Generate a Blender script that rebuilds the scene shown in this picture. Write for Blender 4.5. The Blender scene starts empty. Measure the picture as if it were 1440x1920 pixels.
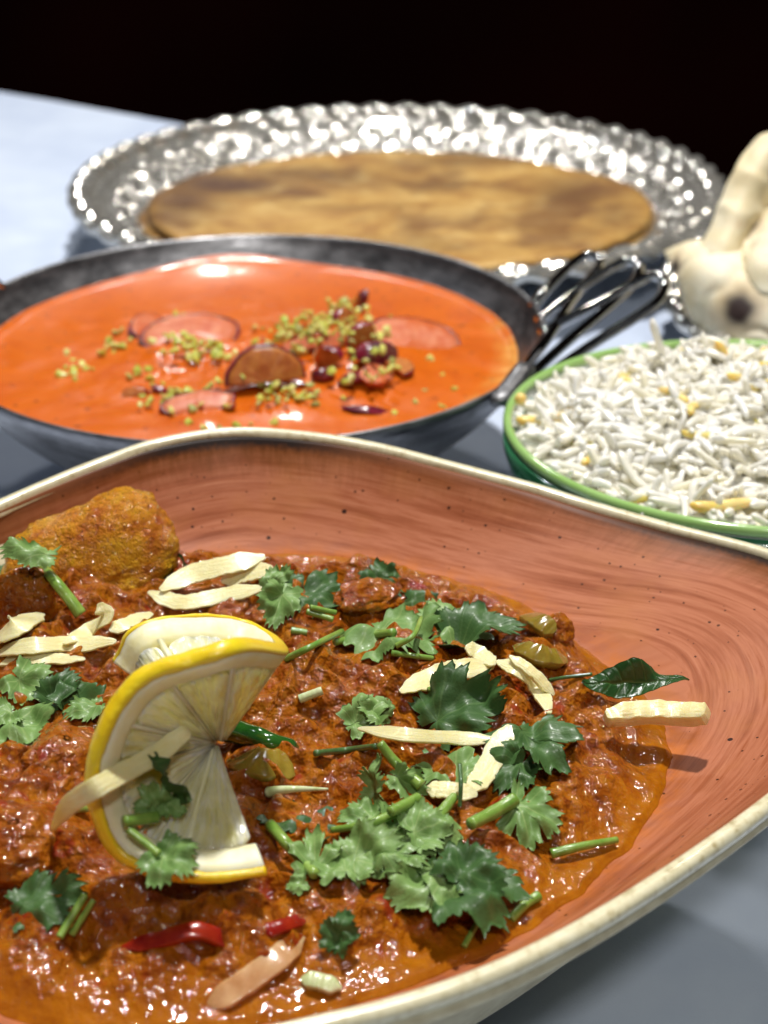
import bpy, math, random
import numpy as np
from mathutils import Vector, Matrix, Euler

# ------------------------------------------------------------------ camera, world, light
# all lengths below are written in centimetres and built in metres
CM = 0.01
FPX, PITCH, CAMH = 2884.0, math.radians(27.0), 20.0      # focal length in photo pixels, tilt, height over the table
scene = bpy.context.scene
col = scene.collection
cd = bpy.data.cameras.new('camera'); cam = bpy.data.objects.new('camera', cd); col.objects.link(cam)
cam.location = (0, 0, CAMH * CM); cam.rotation_euler = (math.radians(90) - PITCH, 0, 0)
cd.sensor_fit = 'VERTICAL'; cd.sensor_height = 36.0; cd.lens = FPX / 1920 * 36
cd.clip_start = 0.02; cd.clip_end = 50
cd.dof.use_dof = True; cd.dof.focus_distance = 0.262; cd.dof.aperture_fstop = 22.0; cd.dof.aperture_blades = 0
scene.camera = cam

world = bpy.data.worlds.new("World"); scene.world = world; world.use_nodes = True
bg = world.node_tree.nodes['Background']; bg.inputs[0].default_value = (0.75, 0.85, 1.0, 1); bg.inputs[1].default_value = 0.04

def lamp(name, az, el, dist, size, power, colour=(1, 1, 1), aim=(0, 30, 4)):
    """a ceiling lamp or added fill lamp: az in degrees to the right of straight ahead, el above the table, as seen from aim"""
    ld = bpy.data.lights.new(name, 'AREA'); ld.shape = 'DISK'; ld.size = size * CM; ld.energy = power; ld.color = colour
    o = bpy.data.objects.new(name, ld); col.objects.link(o)
    a, e = math.radians(az), math.radians(el)
    d = Vector((math.sin(a) * math.cos(e), math.cos(a) * math.cos(e), math.sin(e)))
    o.location = (Vector(aim) + d * dist) * CM
    o.rotation_euler = (-d).to_track_quat('-Z', 'Y').to_euler()
    return o
lamp('ceiling_or_fill_lamp', 14, 76, 130, 8, 20, (1.0, 0.97, 0.93), (0, 26, 4))
lamp('ceiling_or_fill_lamp', -7, 40, 150, 9, 3.8, (1.0, 0.98, 0.95), (-2, 38, 4))
lamp('ceiling_or_fill_lamp', 30, 50, 160, 5, 1.8, (1.0, 0.93, 0.82), (2, 45, 3))
lamp('ceiling_or_fill_lamp', -55, 45, 160, 5, 1.2, (0.85, 0.92, 1.0), (0, 50, 3))
lamp('ceiling_or_fill_lamp', 172, 52, 150, 14, 5.2, (1.0, 0.97, 0.92), (0, 30, 4))  # added fill from behind the camera, brightens the faces turned towards it

scene.view_settings.view_transform = 'Standard'; scene.view_settings.look = 'None'
scene.view_settings.exposure = 0.0; scene.view_settings.gamma = 1.0
scene.render.engine = 'CYCLES'
scene.cycles.max_bounces = 8; scene.cycles.use_denoising = True

# ------------------------------------------------------------------ helpers
rng = np.random.default_rng(7); random.seed(7)
SP, CP = math.sin(PITCH), math.cos(PITCH)
def ray(px, py):
    x, y = (px - 720) / FPX, (960 - py) / FPX
    return np.array([x, CP + y * SP, -SP + y * CP])
def P(px, py, z):
    """the point at height z that stands at this place of the photo"""
    d = ray(px, py); t = (z - CAMH) / d[2]
    return np.array([0, 0, CAMH]) + d * t
def PY(px, py, Y):
    """the point at forward distance Y"""
    d = ray(px, py); return np.array([0, 0, CAMH]) + d * (Y / d[1])
def hit(px, py, H, z0=8.0):
    """walk the ray until it meets the height field H(x, y)"""
    d = ray(px, py); t = (z0 - CAMH) / d[2]
    q = np.array([0, 0, CAMH]) + d * (t + np.arange(0, 14, .06)[:, None])
    k = np.nonzero(q[:, 2] <= H(q[:, 0], q[:, 1]))[0]
    return q[k[0]] if len(k) else q[-1]

_perm = np.concatenate([np.random.default_rng(3).permutation(256)] * 2)
_g = np.random.default_rng(4).normal(size=(256, 3)); _g /= np.linalg.norm(_g, axis=1)[:, None]
def perlin(p):
    p = np.asarray(p, float); i = np.floor(p).astype(int); f = p - i; u = f * f * f * (f * (f * 6 - 15) + 10); i &= 255
    out = 0
    for a in (0, 1):
        for b in (0, 1):
            for c in (0, 1):
                h = _perm[(_perm[(_perm[(i[..., 0] + a) & 255] + i[..., 1] + b) & 255] + i[..., 2] + c) & 255]
                g = _g[h]; dd = (g * (f - np.array([a, b, c]))).sum(-1)
                w = (u[..., 0] if a else 1 - u[..., 0]) * (u[..., 1] if b else 1 - u[..., 1]) * (u[..., 2] if c else 1 - u[..., 2])
                out = out + w * dd
    return out * 1.6
def fbm(p, octaves=4, gain=0.5):
    s, a = 0, 1.0; p = np.asarray(p, float)
    for _ in range(octaves): s = s + a * perlin(p); p = p * 2.03 + 17.3; a *= gain
    return s
def xyz(x, y, z=0.0): return np.stack([x, y, np.zeros_like(x) + z], -1)

def make_mesh(name, v, faces, uv=None, attrs=None, smooth=True, recalc=True):
    me = bpy.data.meshes.new(name)
    me.from_pydata((np.asarray(v) * CM).tolist(), [], [list(map(int, f)) for f in faces] if not isinstance(faces, np.ndarray) else faces.tolist())
    if recalc:
        import bmesh
        bm = bmesh.new(); bm.from_mesh(me); bmesh.ops.recalc_face_normals(bm, faces=bm.faces); bm.to_mesh(me); bm.free()
    if smooth: me.polygons.foreach_set('use_smooth', [True] * len(me.polygons))
    if uv is not None:
        l = me.uv_layers.new(name='UVMap'); vi = np.zeros(len(me.loops), int); me.loops.foreach_get('vertex_index', vi)
        l.data.foreach_set('uv', np.asarray(uv)[vi].ravel())
    for k, a in (attrs or {}).items():
        at = me.attributes.new(k, 'FLOAT', 'POINT'); at.data.foreach_set('value', np.asarray(a, float).ravel())
    me.update(); return me
def obj(name, v, faces, m, parent=None, origin=None, **kw):
    """one mesh object; v in world centimetres; a child is measured from its thing's base"""
    v = np.asarray(v, float)
    if parent is not None: o0 = np.array(parent['_base'])
    elif origin is not None: o0 = np.asarray(origin, float)
    else: o0 = np.array([v[:, 0].mean(), v[:, 1].mean(), v[:, 2].min()])
    me = make_mesh(name, v - o0, faces, **kw)
    me.materials.append(m)
    o = bpy.data.objects.new(name, me); col.objects.link(o)
    if parent is not None: o.parent = parent
    else: o.location = (o0 * CM).tolist()
    return o
def sub(name, v, faces, m, parent, top, **kw):
    """a sub-part: child of a part, measured from the thing's base"""
    me = make_mesh(name, np.asarray(v, float) - np.array(top['_base']), faces, **kw); me.materials.append(m)
    o = bpy.data.objects.new(name, me); col.objects.link(o); o.parent = parent; return o
things = []
def thing(name, label, cat, loc, group=None):
    o = bpy.data.objects.new(name, None); col.objects.link(o); o.empty_display_size = 0.01
    o.location = (np.asarray(loc, float) * CM).tolist(); o['_base'] = [float(c) for c in loc]
    o['label'] = label; o['category'] = cat
    if group: o['group'] = group
    things.append(o); return o
def tag(o, label, cat, group=None, kind=None):
    o['label'] = label; o['category'] = cat
    if group: o['group'] = group
    if kind: o['kind'] = kind
    return o

def grid_faces(n, m, wrap_n=False, wrap_m=False):
    a = np.arange(n * m).reshape(n, m)
    if wrap_n: a = np.vstack([a, a[:1]])
    if wrap_m: a = np.hstack([a, a[:, :1]])
    return np.stack([a[:-1, :-1], a[1:, :-1], a[1:, 1:], a[:-1, 1:]], -1).reshape(-1, 4)
def catmull(pts, n, closed=False):
    pts = np.asarray(pts, float); k = len(pts)
    if closed: q = np.vstack([pts[-1:], pts, pts[:2]]); segs = k
    else: q = np.vstack([2 * pts[0] - pts[1], pts, 2 * pts[-1] - pts[-2]]); segs = k - 1
    t = np.linspace(0, segs, n, endpoint=not closed); i = np.minimum(t.astype(int), segs - 1); f = (t - i)[:, None]
    a, b, c, d = q[i], q[i + 1], q[i + 2], q[i + 3]
    return 0.5 * (2 * b + (c - a) * f + (2 * a - 5 * b + 4 * c - d) * f ** 2 + (3 * b - a - 3 * c + d) * f ** 3)
def frames(path, up=(0, 0, 1)):
    path = np.asarray(path, float); t = np.gradient(path, axis=0); t /= np.linalg.norm(t, axis=1)[:, None] + 1e-12
    s = np.cross(t, np.asarray(up, float)); s /= np.linalg.norm(s, axis=1)[:, None] + 1e-12
    return t, s, np.cross(s, t)
def tube(path, rad, k=10, up=(0, 0, 1), flat=1.0, closed=False):
    path = np.asarray(path, float); n = len(path); rad = np.zeros(n) + rad
    t, s, u = frames(path, up)
    if closed:
        t = np.roll(path, -1, 0) - np.roll(path, 1, 0); t /= np.linalg.norm(t, axis=1)[:, None]
        s = np.cross(t, np.asarray(up, float)); s /= np.linalg.norm(s, axis=1)[:, None]; u = np.cross(s, t)
    a = np.linspace(0, 2 * math.pi, k, endpoint=False)
    v = path[:, None] + rad[:, None, None] * (np.cos(a)[None, :, None] * s[:, None] + flat * np.sin(a)[None, :, None] * u[:, None])
    f = grid_faces(n, k, wrap_n=closed, wrap_m=True).tolist()
    if not closed: f += [list(range(k))[::-1], [(n - 1) * k + j for j in range(k)]]
    return v.reshape(-1, 3), f
def join(parts):
    V, F, o = [], [], 0
    for v, f in parts:
        V.append(v); F += [[i + o for i in q] for q in (f.tolist() if isinstance(f, np.ndarray) else f)]; o += len(v)
    return np.vstack(V), F
def ball(n=24, m=14):
    """unit sphere grid, poles closed"""
    th = np.linspace(0, 2 * math.pi, n, endpoint=False); ph = np.linspace(-math.pi / 2, math.pi / 2, m)[1:-1]
    v = np.stack([np.cos(ph)[:, None] * np.cos(th), np.cos(ph)[:, None] * np.sin(th), np.sin(ph)[:, None] + 0 * th], -1).reshape(-1, 3)
    f = grid_faces(m - 2, n, wrap_m=True).tolist(); v = np.vstack([v, [[0, 0, -1], [0, 0, 1]]]); b = len(v) - 2
    f += [[b, (j + 1) % n, j] for j in range(n)] + [[b + 1, (m - 3) * n + j, (m - 3) * n + (j + 1) % n] for j in range(n)]
    return v, f
def rotmat(rx, ry, rz): return np.array(Euler((rx, ry, rz)).to_matrix())
def smooth01(x): x = np.clip(x, 0, 1); return x * x * (3 - 2 * x)

# ------------------------------------------------------------------ materials
class Mat:
    def __init__(s, name):
        s.m = bpy.data.materials.new(name); s.m.use_nodes = True; s.t = s.m.node_tree; s.n = s.t.nodes; s.l = s.t.links
        s.b = s.n['Principled BSDF']; s._co = None
    def node(s, ty, ins=None, **props):
        x = s.n.new(ty)
        for k, v in props.items(): setattr(x, k, v)
        for k, v in (ins or {}).items():
            if hasattr(v, 'is_linked') or hasattr(v, 'links'): s.l.new(v, x.inputs[k])
            else: x.inputs[k].default_value = v
        return x
    def co(s, scale=(1, 1, 1), kind='Object'):
        tc = s.node('ShaderNodeTexCoord'); k = 100 if kind == 'Object' else 1
        return s.node('ShaderNodeMapping', {'Vector': tc.outputs[kind], 'Scale': tuple(k * c for c in scale)}).outputs[0]
    def noise(s, scale, detail=4, rough=.55, vec=None, dist=0.0):
        return s.node('ShaderNodeTexNoise', {'Vector': vec if vec is not None else s.co(), 'Scale': scale, 'Detail': detail, 'Roughness': rough, 'Distortion': dist}).outputs[0]
    def voro(s, scale, vec=None, feature='F1', rnd=1.0):
        return s.node('ShaderNodeTexVoronoi', {'Vector': vec if vec is not None else s.co(), 'Scale': scale, 'Randomness': rnd}, feature=feature)
    def ramp(s, f, stops, interp='LINEAR'):
        r = s.node('ShaderNodeValToRGB', {0: f}); r.color_ramp.interpolation = interp; e = r.color_ramp.elements
        while len(e) < len(stops): e.new(0.5)
        for x, (p, c) in zip(e, stops): x.position = p; x.color = (*c, 1) if isinstance(c, tuple) else (c, c, c, 1)
        return r.outputs[0]
    def mix(s, f, a, b, mode='MIX'):
        x = s.n.new('ShaderNodeMix'); x.data_type = 'RGBA'; x.blend_type = mode
        for i, v in ((0, f), (6, a), (7, b)):
            if hasattr(v, 'links'): s.l.new(v, x.inputs[i])
            else: x.inputs[i].default_value = (*v, 1) if isinstance(v, tuple) and len(v) == 3 else v
        return x.outputs[2]
    def math(s, op, a, b=0.0, c=0.0): return s.node('ShaderNodeMath', {0: a, 1: b, 2: c}, operation=op).outputs[0]
    def attr(s, name): return s.node('ShaderNodeAttribute', attribute_name=name).outputs['Fac']
    def rand(s): return s.node('ShaderNodeObjectInfo').outputs['Random']
    def bump(s, h, strength=.5, dist=.02, normal=None):
        ins = {'Height': h, 'Strength': strength, 'Distance': dist * CM}
        if normal is not None: ins['Normal'] = normal
        return s.node('ShaderNodeBump', ins).outputs[0]
    def set(s, **kw):
        names = dict(base='Base Color', rough='Roughness', metal='Metallic', normal='Normal', sss='Subsurface Weight', sssr='Subsurface Radius',
                     ssss='Subsurface Scale', coat='Coat Weight', coatr='Coat Roughness', spec='Specular IOR Level', trans='Transmission Weight', ior='IOR', coatn='Coat Normal', aniso='Anisotropic')
        for k, v in kw.items():
            i = s.b.inputs[names[k]]
            if hasattr(v, 'links'): s.l.new(v, i)
            else: i.default_value = (*v, 1) if (k == 'base' and len(v) == 3) else v
        return s.m

# table cloth
M = Mat('white_tablecloth')
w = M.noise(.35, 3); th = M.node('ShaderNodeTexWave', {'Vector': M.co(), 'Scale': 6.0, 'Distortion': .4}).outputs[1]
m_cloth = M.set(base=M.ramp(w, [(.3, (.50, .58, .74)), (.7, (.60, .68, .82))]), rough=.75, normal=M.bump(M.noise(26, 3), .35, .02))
M = Mat('dark_wall'); m_wall = M.set(base=M.ramp(M.noise(.012, 3), [(.35, (.002, .001, .001)), (.7, (.014, .002, .0015))]), rough=.9, spec=0.0)
M = Mat('dark_floor'); m_floor = M.set(base=M.ramp(M.noise(.05, 3), [(.3, (.012, .008, .006)), (.7, (.02, .012, .01))]), rough=.7)

# terracotta glaze of the bowl: brushed rings, specks, brown burnt line near the lip; UV = (turn, cm below the lip)
M = Mat('terracotta_glaze')
uvn = M.node('ShaderNodeUVMap').outputs[0]; sx = M.node('ShaderNodeSeparateXYZ', {0: uvn}); U, Vv = sx.outputs[0], sx.outputs[1]
stv = M.node('ShaderNodeCombineXYZ', {0: M.math('MULTIPLY', U, 7.0), 1: M.math('ADD', M.math('MULTIPLY', Vv, 3.6), M.math('MULTIPLY', M.noise(.25, 1), .6)), 2: 0.0}).outputs[0]
st = M.noise(1.0, 5, .65, stv)
stv2 = M.node('ShaderNodeCombineXYZ', {0: M.math('MULTIPLY', U, 9.0), 1: M.math('MULTIPLY', Vv, 13.0), 2: 3.0}).outputs[0]
st2 = M.noise(1.0, 3, .6, stv2)
c1 = M.ramp(st, [(.30, (.22, .058, .022)), (.46, (.34, .108, .050)), (.56, (.43, .155, .080)), (.68, (.30, .084, .033))])
c1 = M.mix(M.ramp(st2, [(.56, 0.0), (.76, .26)]), c1, (.62, .29, .16))
c1 = M.mix(M.ramp(st2, [(.22, .22), (.42, 0.0)]), c1, (.25, .08, .035))
blot = M.noise(.55, 3)
c1 = M.mix(M.ramp(blot, [(.52, 0.0), (.72, .4)]), c1, (.46, .18, .06))
vo = M.voro(3.1); dots = M.math('LESS_THAN', vo.outputs['Distance'], M.math('MULTIPLY', M.math('POWER', M.node('ShaderNodeSeparateColor', {0: vo.outputs['Color']}).outputs[0], 5.0), .17))
c1 = M.mix(dots, c1, (.035, .012, .008))
vo = M.voro(7.3); dots = M.math('LESS_THAN', vo.outputs['Distance'], M.math('MULTIPLY', M.math('POWER', M.node('ShaderNodeSeparateColor', {0: vo.outputs['Color']}).outputs[1], 6.0), .24))
c1 = M.mix(dots, c1, (.06, .02, .01))
edge = M.math('ADD', Vv, M.math('MULTIPLY', M.math('SUBTRACT', M.noise(1.0, 5, .7, M.node('ShaderNodeCombineXYZ', {0: M.math('MULTIPLY', U, 170.0), 1: M.math('MULTIPLY', Vv, 1.2), 2: 7.0}).outputs[0]), .5), .9))
burn = M.attr('burn')
c1 = M.mix(M.math('MULTIPLY', M.ramp(edge, [(.22, 1.0), (.95, 0.0)]), M.math('ADD', M.math('MULTIPLY', burn, .8), .2)), c1, (.15, .045, .008))
edge2 = M.math('ADD', Vv, M.math('MULTIPLY', M.math('SUBTRACT', M.noise(9, 3, .7), .5), .22))
c1 = M.mix(M.math('MULTIPLY', M.ramp(edge2, [(.16, 1.0), (.34, 0.0)]), burn), c1, (.02, .012, .01))
c1 = M.mix(M.math('MULTIPLY', M.attr('smear'), M.ramp(M.noise(1.6, 5, .65), [(.42, 0.0), (.62, .75)])), c1, (.50, .14, .012))
c1 = M.mix(M.math('GREATER_THAN', Vv, 3.9), c1, M.ramp(M.noise(3, 4), [(.35, (.52, .45, .28)), (.65, (.68, .62, .42))]))
m_terra = M.set(base=c1, rough=M.ramp(st, [(.3, .34), (.7, .44)]), spec=.08, normal=M.bump(M.math('ADD', st2, st), .2, .02))
M = Mat('cream_rim_glaze')
sp = M.noise(5, 5, .7)
ca = M.ramp(sp, [(.30, (.42, .34, .17)), (.45, (.70, .64, .42)), (.7, (.80, .76, .56))])
ca = M.mix(M.ramp(M.noise(2.2, 6, .75), [(.66, 0.0), (.72, .8)]), ca, (.08, .05, .03))
m_cream = M.set(base=ca, rough=.28, coat=.3, coatr=.1, normal=M.bump(sp, .15, .03))

# gravy
M = Mat('curry_gravy')
a = M.noise(1.3, 5, .6); b2 = M.noise(4, 3, .6); c3 = M.noise(20, 3, .6)
cc = M.ramp(a, [(.30, (.24, .034, .003)), (.44, (.40, .082, .005)), (.56, (.52, .135, .008)), (.72, (.34, .050, .004))])
cc = M.mix(M.ramp(b2, [(.34, .6), (.46, 0.0)]), cc, (.16, .018, .003))
cc = M.mix(M.ramp(b2, [(.56, 0.0), (.70, .6)]), cc, (.60, .19, .012))
cc = M.mix(M.ramp(M.noise(2.2, 3), [(.60, 0.0), (.68, .7)]), cc, (.34, .012, .006))
cc = M.mix(M.ramp(M.noise(17, 2), [(.70, 0.0), (.74, .8)]), cc, (.02, .018, .006))
cc = M.mix(M.attr('oil'), cc, M.ramp(b2, [(.3, (.42, .10, .006)), (.7, (.60, .17, .008))]))
hh = M.math('ADD', M.math('MULTIPLY', b2, 1.0), M.math('MULTIPLY', c3, .30))
hh = M.math('MULTIPLY', hh, M.math('SUBTRACT', 1.0, M.math('MULTIPLY', M.attr('oil'), .75)))
nb = M.bump(hh, .8, .10)
sm = M.math('ADD', M.noise(3.4, 1), M.math('MULTIPLY', M.noise(10, 1), .32))
sm = M.math('MULTIPLY', sm, M.math('SUBTRACT', 1.0, M.math('MULTIPLY', M.attr('oil'), .8)))
ncoat = M.bump(sm, 1.0, .19); nb = ncoat
cc = M.mix(1.0, cc, (.68, .80, .42), 'MULTIPLY')
m_gravy = M.set(base=cc, rough=.5, sss=.08, sssr=(.5, .12, .05), ssss=.004, spec=.05, coat=.9, coatr=.05, normal=nb, coatn=ncoat)

M = Mat('chicken_in_gravy')
a = M.noise(1.1, 5, .6); b2 = M.noise(9, 4, .65)
cc = M.ramp(a, [(.34, (.42, .10, .004)), (.48, (.62, .24, .008)), (.62, (.70, .36, .014))])
cc = M.mix(M.ramp(b2, [(.34, .5), (.48, 0.0)]), cc, (.20, .03, .005))
cc = M.mix(M.ramp(M.noise(14, 2), [(.70, 0.0), (.74, .8)]), cc, (.03, .02, .006))
nb = M.bump(M.math('ADD', b2, M.math('MULTIPLY', M.noise(24, 2), .4)), 1.0, .12)
ncoat = M.bump(M.math('ADD', M.noise(6, 1), M.math('MULTIPLY', M.noise(14, .5), .4)), 1.0, .25)
m_chicken = M.set(base=cc, rough=.5, spec=.08, sss=.1, sssr=(.5, .15, .05), ssss=.004, coat=.8, coatr=.07, normal=nb, coatn=ncoat)

def leaf_mat(name, dark, light, vein, rough=.5):
    M = Mat(name); n = M.noise(2.5, 4); r = M.rand()
    c = M.mix(M.math('ADD', M.math('MULTIPLY', n, .6), M.math('MULTIPLY', r, .4)), dark, light)
    c = M.mix(M.attr('vein'), c, vein)
    h = M.math('ADD', M.math('MULTIPLY', M.attr('vein'), -1.0), M.math('MULTIPLY', M.noise(16, 3), .5))
    return M.set(base=c, rough=rough, sss=.0, spec=.4, coat=.15, coatr=.2, normal=M.bump(h, .5, .03))
m_leaf_d = leaf_mat('coriander_leaf_dark', (.026, .074, .018), (.065, .145, .036), (.11, .20, .06))
m_leaf_p = leaf_mat('coriander_leaf_pale', (.11, .22, .055), (.23, .37, .11), (.36, .48, .18))
m_curryleaf = leaf_mat('curry_leaf', (.012, .045, .012), (.03, .09, .02), (.07, .13, .03), .25)
def simple(name, stops, scale=3, rough=.4, bump=.4, bscale=12, bd=.02, **kw):
    M = Mat(name); n = M.noise(scale, 5, .6); return M.set(base=M.ramp(n, stops), rough=rough, normal=M.bump(M.noise(bscale, 4), bump, bd), **kw)
m_stem = simple('herb_stem', [(.35, (.13, .27, .035)), (.65, (.30, .45, .09))], 2, .3, coat=.4, coatr=.15)
m_stem_d = simple('herb_stem_dark', [(.35, (.04, .10, .03)), (.65, (.09, .18, .05))], 2, .3, coat=.4, coatr=.15)
m_stem_p = simple('herb_stem_pale', [(.35, (.45, .55, .22)), (.65, (.72, .76, .50))], 2, .3, coat=.4, coatr=.15)
M = Mat('fresh_ginger'); fib = M.noise(1.0, 4, .6, M.node('ShaderNodeUVMap').outputs[0])
m_ginger = M.set(base=M.ramp(M.math('ADD', M.math('MULTIPLY', M.noise(3, 4), .5), M.math('MULTIPLY', fib, .5)), [(.28, (.80, .67, .28)), (.5, (.86, .77, .40)), (.7, (.90, .84, .52))]), rough=.3, sss=.45, sssr=(.8, .6, .25), ssss=.002, coat=.35, coatr=.2, normal=M.bump(M.math('ADD', M.math('MULTIPLY', fib, 1.3), M.math('MULTIPLY', M.noise(22, 3), .5)), .5, .035))
m_onion = simple('cooked_onion', [(.35, (.48, .24, .10)), (.65, (.66, .42, .22))], 2, .2, .3, 9, sss=.4, sssr=(.8, .4, .2), ssss=.004, coat=.6, coatr=.08)
m_pepper = simple('cooked_red_pepper', [(.35, (.22, .006, .004)), (.65, (.36, .03, .006))], 2, .2, .3, 9, sss=.2, ssss=.003, coat=.35, coatr=.06)
m_capsicum = simple('cooked_green_pepper', [(.35, (.20, .13, .012)), (.65, (.30, .22, .03))], 2, .2, .3, 9, sss=.3, ssss=.003, coat=.8, coatr=.06)
m_chilli = simple('green_chilli_skin', [(.35, (.008, .05, .006)), (.65, (.03, .13, .015))], 1, .15, .25, 7, coat=.9, coatr=.05)
m_rind = simple('lemon_rind', [(.35, (.88, .58, .008)), (.65, (.92, .70, .02))], 1.5, .35, .45, 11, .03, sss=.15, sssr=(.8, .5, .1), ssss=.002, coat=.4, coatr=.2)
m_pith = simple('lemon_pith', [(.35, (.88, .81, .44)), (.65, (.94, .91, .66))], 2, .45, .3, 12, sss=.5, sssr=(.9, .8, .5), ssss=.003)
M = Mat('lemon_pulp'); pu = M.node('ShaderNodeUVMap').outputs[0]; pn = M.noise(1.0, 4, .6, pu, .3); pvo = M.voro(1.0, pu)
m_pulp = M.set(base=M.mix(M.ramp(M.noise(1.5, 3, .5), [(.46, 0.0), (.64, .5)]), M.ramp(pn, [(.28, (.88, .82, .36)), (.46, (.94, .90, .52)), (.62, (.97, .95, .68))]), (.50, .47, .16)), rough=.10, trans=.0, ior=1.34, sss=.75, sssr=(.9, .8, .4), ssss=.006, coat=.8, coatr=.05, normal=M.bump(M.math('ADD', pn, M.math('MULTIPLY', pvo.outputs['Distance'], -1.2)), .8, .10))
# pan, sauce
M = Mat('worn_steel_pan'); an = M.noise(1.0, 5, .7, M.co((.6, .6, 3)))
m_pan = M.set(base=M.ramp(an, [(.35, (.10, .10, .105)), (.6, (.26, .26, .27)), (.75, (.40, .40, .41))]), metal=.9, rough=M.ramp(M.noise(1.5, 5), [(.35, .30), (.7, .48)]), normal=M.bump(M.noise(6, 4), .25, .03))
m_wire = simple('polished_steel_wire', [(.3, (.50, .50, .50)), (.7, (.62, .62, .62))], 2, .10, .05, 9, metal=1.0)
M = Mat('tomato_cream_sauce'); sw = M.noise(.35, 4, .5, None, 1.2)
cc = M.ramp(sw, [(.35, (.54, .095, .002)), (.5, (.61, .122, .002)), (.65, (.56, .105, .003))])
cc = M.mix(M.ramp(M.noise(3.1, 4), [(.64, 0.0), (.70, .75)]), cc, (.20, .035, .01))
cc = M.mix(M.attr('skin'), cc, M.ramp(M.noise(3, 4), [(.3, (.60, .22, .03)), (.7, (.72, .36, .08))]))
nb = M.bump(M.math('ADD', M.noise(2.5, 3), M.math('MULTIPLY', M.noise(9, 3), .3)), .12, .04)
m_sauce = M.set(base=cc, spec=.22, rough=.36, sss=.15, sssr=(.6, .2, .05), ssss=.004, coat=.35, coatr=.12, normal=nb, coatn=nb)
m_skin = simple('crimson_skin', [(.35, (.06, .004, .014)), (.65, (.28, .012, .035))], 2, .3, .4, 8, coat=.5, coatr=.15)
m_flesh = simple('pink_root_flesh', [(.35, (.55, .13, .06)), (.65, (.68, .26, .14))], 2.5, .35, .4, 9, sss=.3, ssss=.003, spec=.2, coat=.08, coatr=.2)
nt = m_flesh.node_tree; bs = nt.nodes['Principled BSDF']; src = bs.inputs['Base Color'].links[0].from_socket
M = Mat.__new__(Mat); M.m = m_flesh; M.t = nt; M.n = nt.nodes; M.l = nt.links; M.b = bs
M.set(base=M.mix(M.ramp(M.noise(.9, 4), [(.42, 0.0), (.60, .85)]), src, (.55, .11, .02)))
m_flesh_o = simple('orange_root_flesh', [(.35, (.36, .09, .02)), (.65, (.56, .22, .05))], 2.5, .35, .4, 9, sss=.3, ssss=.003, spec=.2, coat=.08, coatr=.2)
M = Mat('pistachio_crumb'); r = M.rand()
m_pist = M.set(base=M.mix(M.ramp(M.noise(5, 3), [(.4, 0.0), (.6, .6)]), M.ramp(r, [(0, (.34, .42, .03)), (.4, (.58, .60, .07)), (.75, (.76, .72, .24)), (1, (.18, .22, .03))]), (.68, .64, .16)), rough=.45, sss=.1, ssss=.002, coat=.3, coatr=.25)
# rice
M = Mat('cooked_rice'); r = M.rand()
m_rice = M.set(base=M.ramp(r, [(0, (.90, .89, .80)), (.5, (.92, .90, .82)), (.8, (.90, .84, .64)), (1, (.90, .91, .88))]), rough=.25, sss=.5, sssr=(.9, .85, .7), ssss=.0035, coat=.3, coatr=.15, normal=M.bump(M.noise(9, 3), .2, .02))
M = Mat('cooked_rice_mass'); m_rice_mass = M.set(base=M.ramp(M.noise(1.1, 4), [(.35, (.80, .79, .68)), (.56, (.84, .80, .64)), (.66, (.84, .70, .32))]), rough=.28, sss=.5, sssr=(.9, .8, .6), ssss=.0035, coat=.3, coatr=.15)
m_rice_y = simple('yellow_rice', [(.35, (.82, .58, .12)), (.65, (.86, .72, .32))], 3, .25, .2, 9, sss=.5, ssss=.003)
m_bowl_w = simple('white_glazed_china', [(.3, (.72, .76, .80)), (.7, (.78, .80, .82))], .6, .12, .03, 4, coat=.5, coatr=.04)
m_bowl_g = simple('green_glaze', [(.3, (.28, .50, .13)), (.7, (.36, .58, .20))], .8, .14, .05, 4, coat=.6, coatr=.05)
m_bowl_dg = simple('dark_green_glaze', [(.3, (.02, .14, .06)), (.7, (.05, .22, .10))], .8, .14, .05, 4, coat=.6, coatr=.05)
# silver, breads
M = Mat('embossed_silver'); m_silver = M.set(base=M.ramp(M.noise(.8, 4), [(.35, (.50, .48, .43)), (.65, (.66, .65, .61))]), metal=.72, rough=.11, normal=M.bump(M.noise(4, 3), .12, .03))
M = Mat('paratha_crust'); a = M.noise(.5, 7, .7, M.co((1, 1.2, 1)), .4); b2 = M.noise(1.6, 5, .65)
cc = M.ramp(a, [(.32, (.30, .13, .028)), (.44, (.45, .24, .055)), (.54, (.53, .31, .08)), (.66, (.64, .42, .14))])
cc = M.mix(M.ramp(M.noise(.22, 3), [(.52, 0.0), (.66, .75)]), cc, (.15, .055, .012))
cc = M.mix(M.ramp(b2, [(.6, 0.0), (.72, .5)]), cc, (.26, .10, .03))
cc = M.mix(M.math('MULTIPLY', M.attr('toast'), M.ramp(M.noise(.9, 5, .65), [(.25, .6), (.45, 1.0)])), cc, (.075, .024, .006))
m_paratha = M.set(base=cc, rough=.5, coat=.1, coatr=.3, normal=M.bump(M.math('ADD', a, M.math('MULTIPLY', b2, .5)), .5, .1))
M = Mat('naan_crust'); a = M.noise(.35, 4, .55)
cc = M.ramp(a, [(.36, (.80, .68, .42)), (.52, (.87, .80, .60)), (.7, (.90, .86, .70))])
cc = M.mix(M.ramp(M.noise(.7, 4), [(.60, 0.0), (.72, .6)]), cc, (.55, .32, .12))
cc = M.mix(M.attr('char'), cc, M.ramp(M.attr('char'), [(.2, (.42, .22, .09)), (.8, (.03, .012, .01))]))
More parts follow.
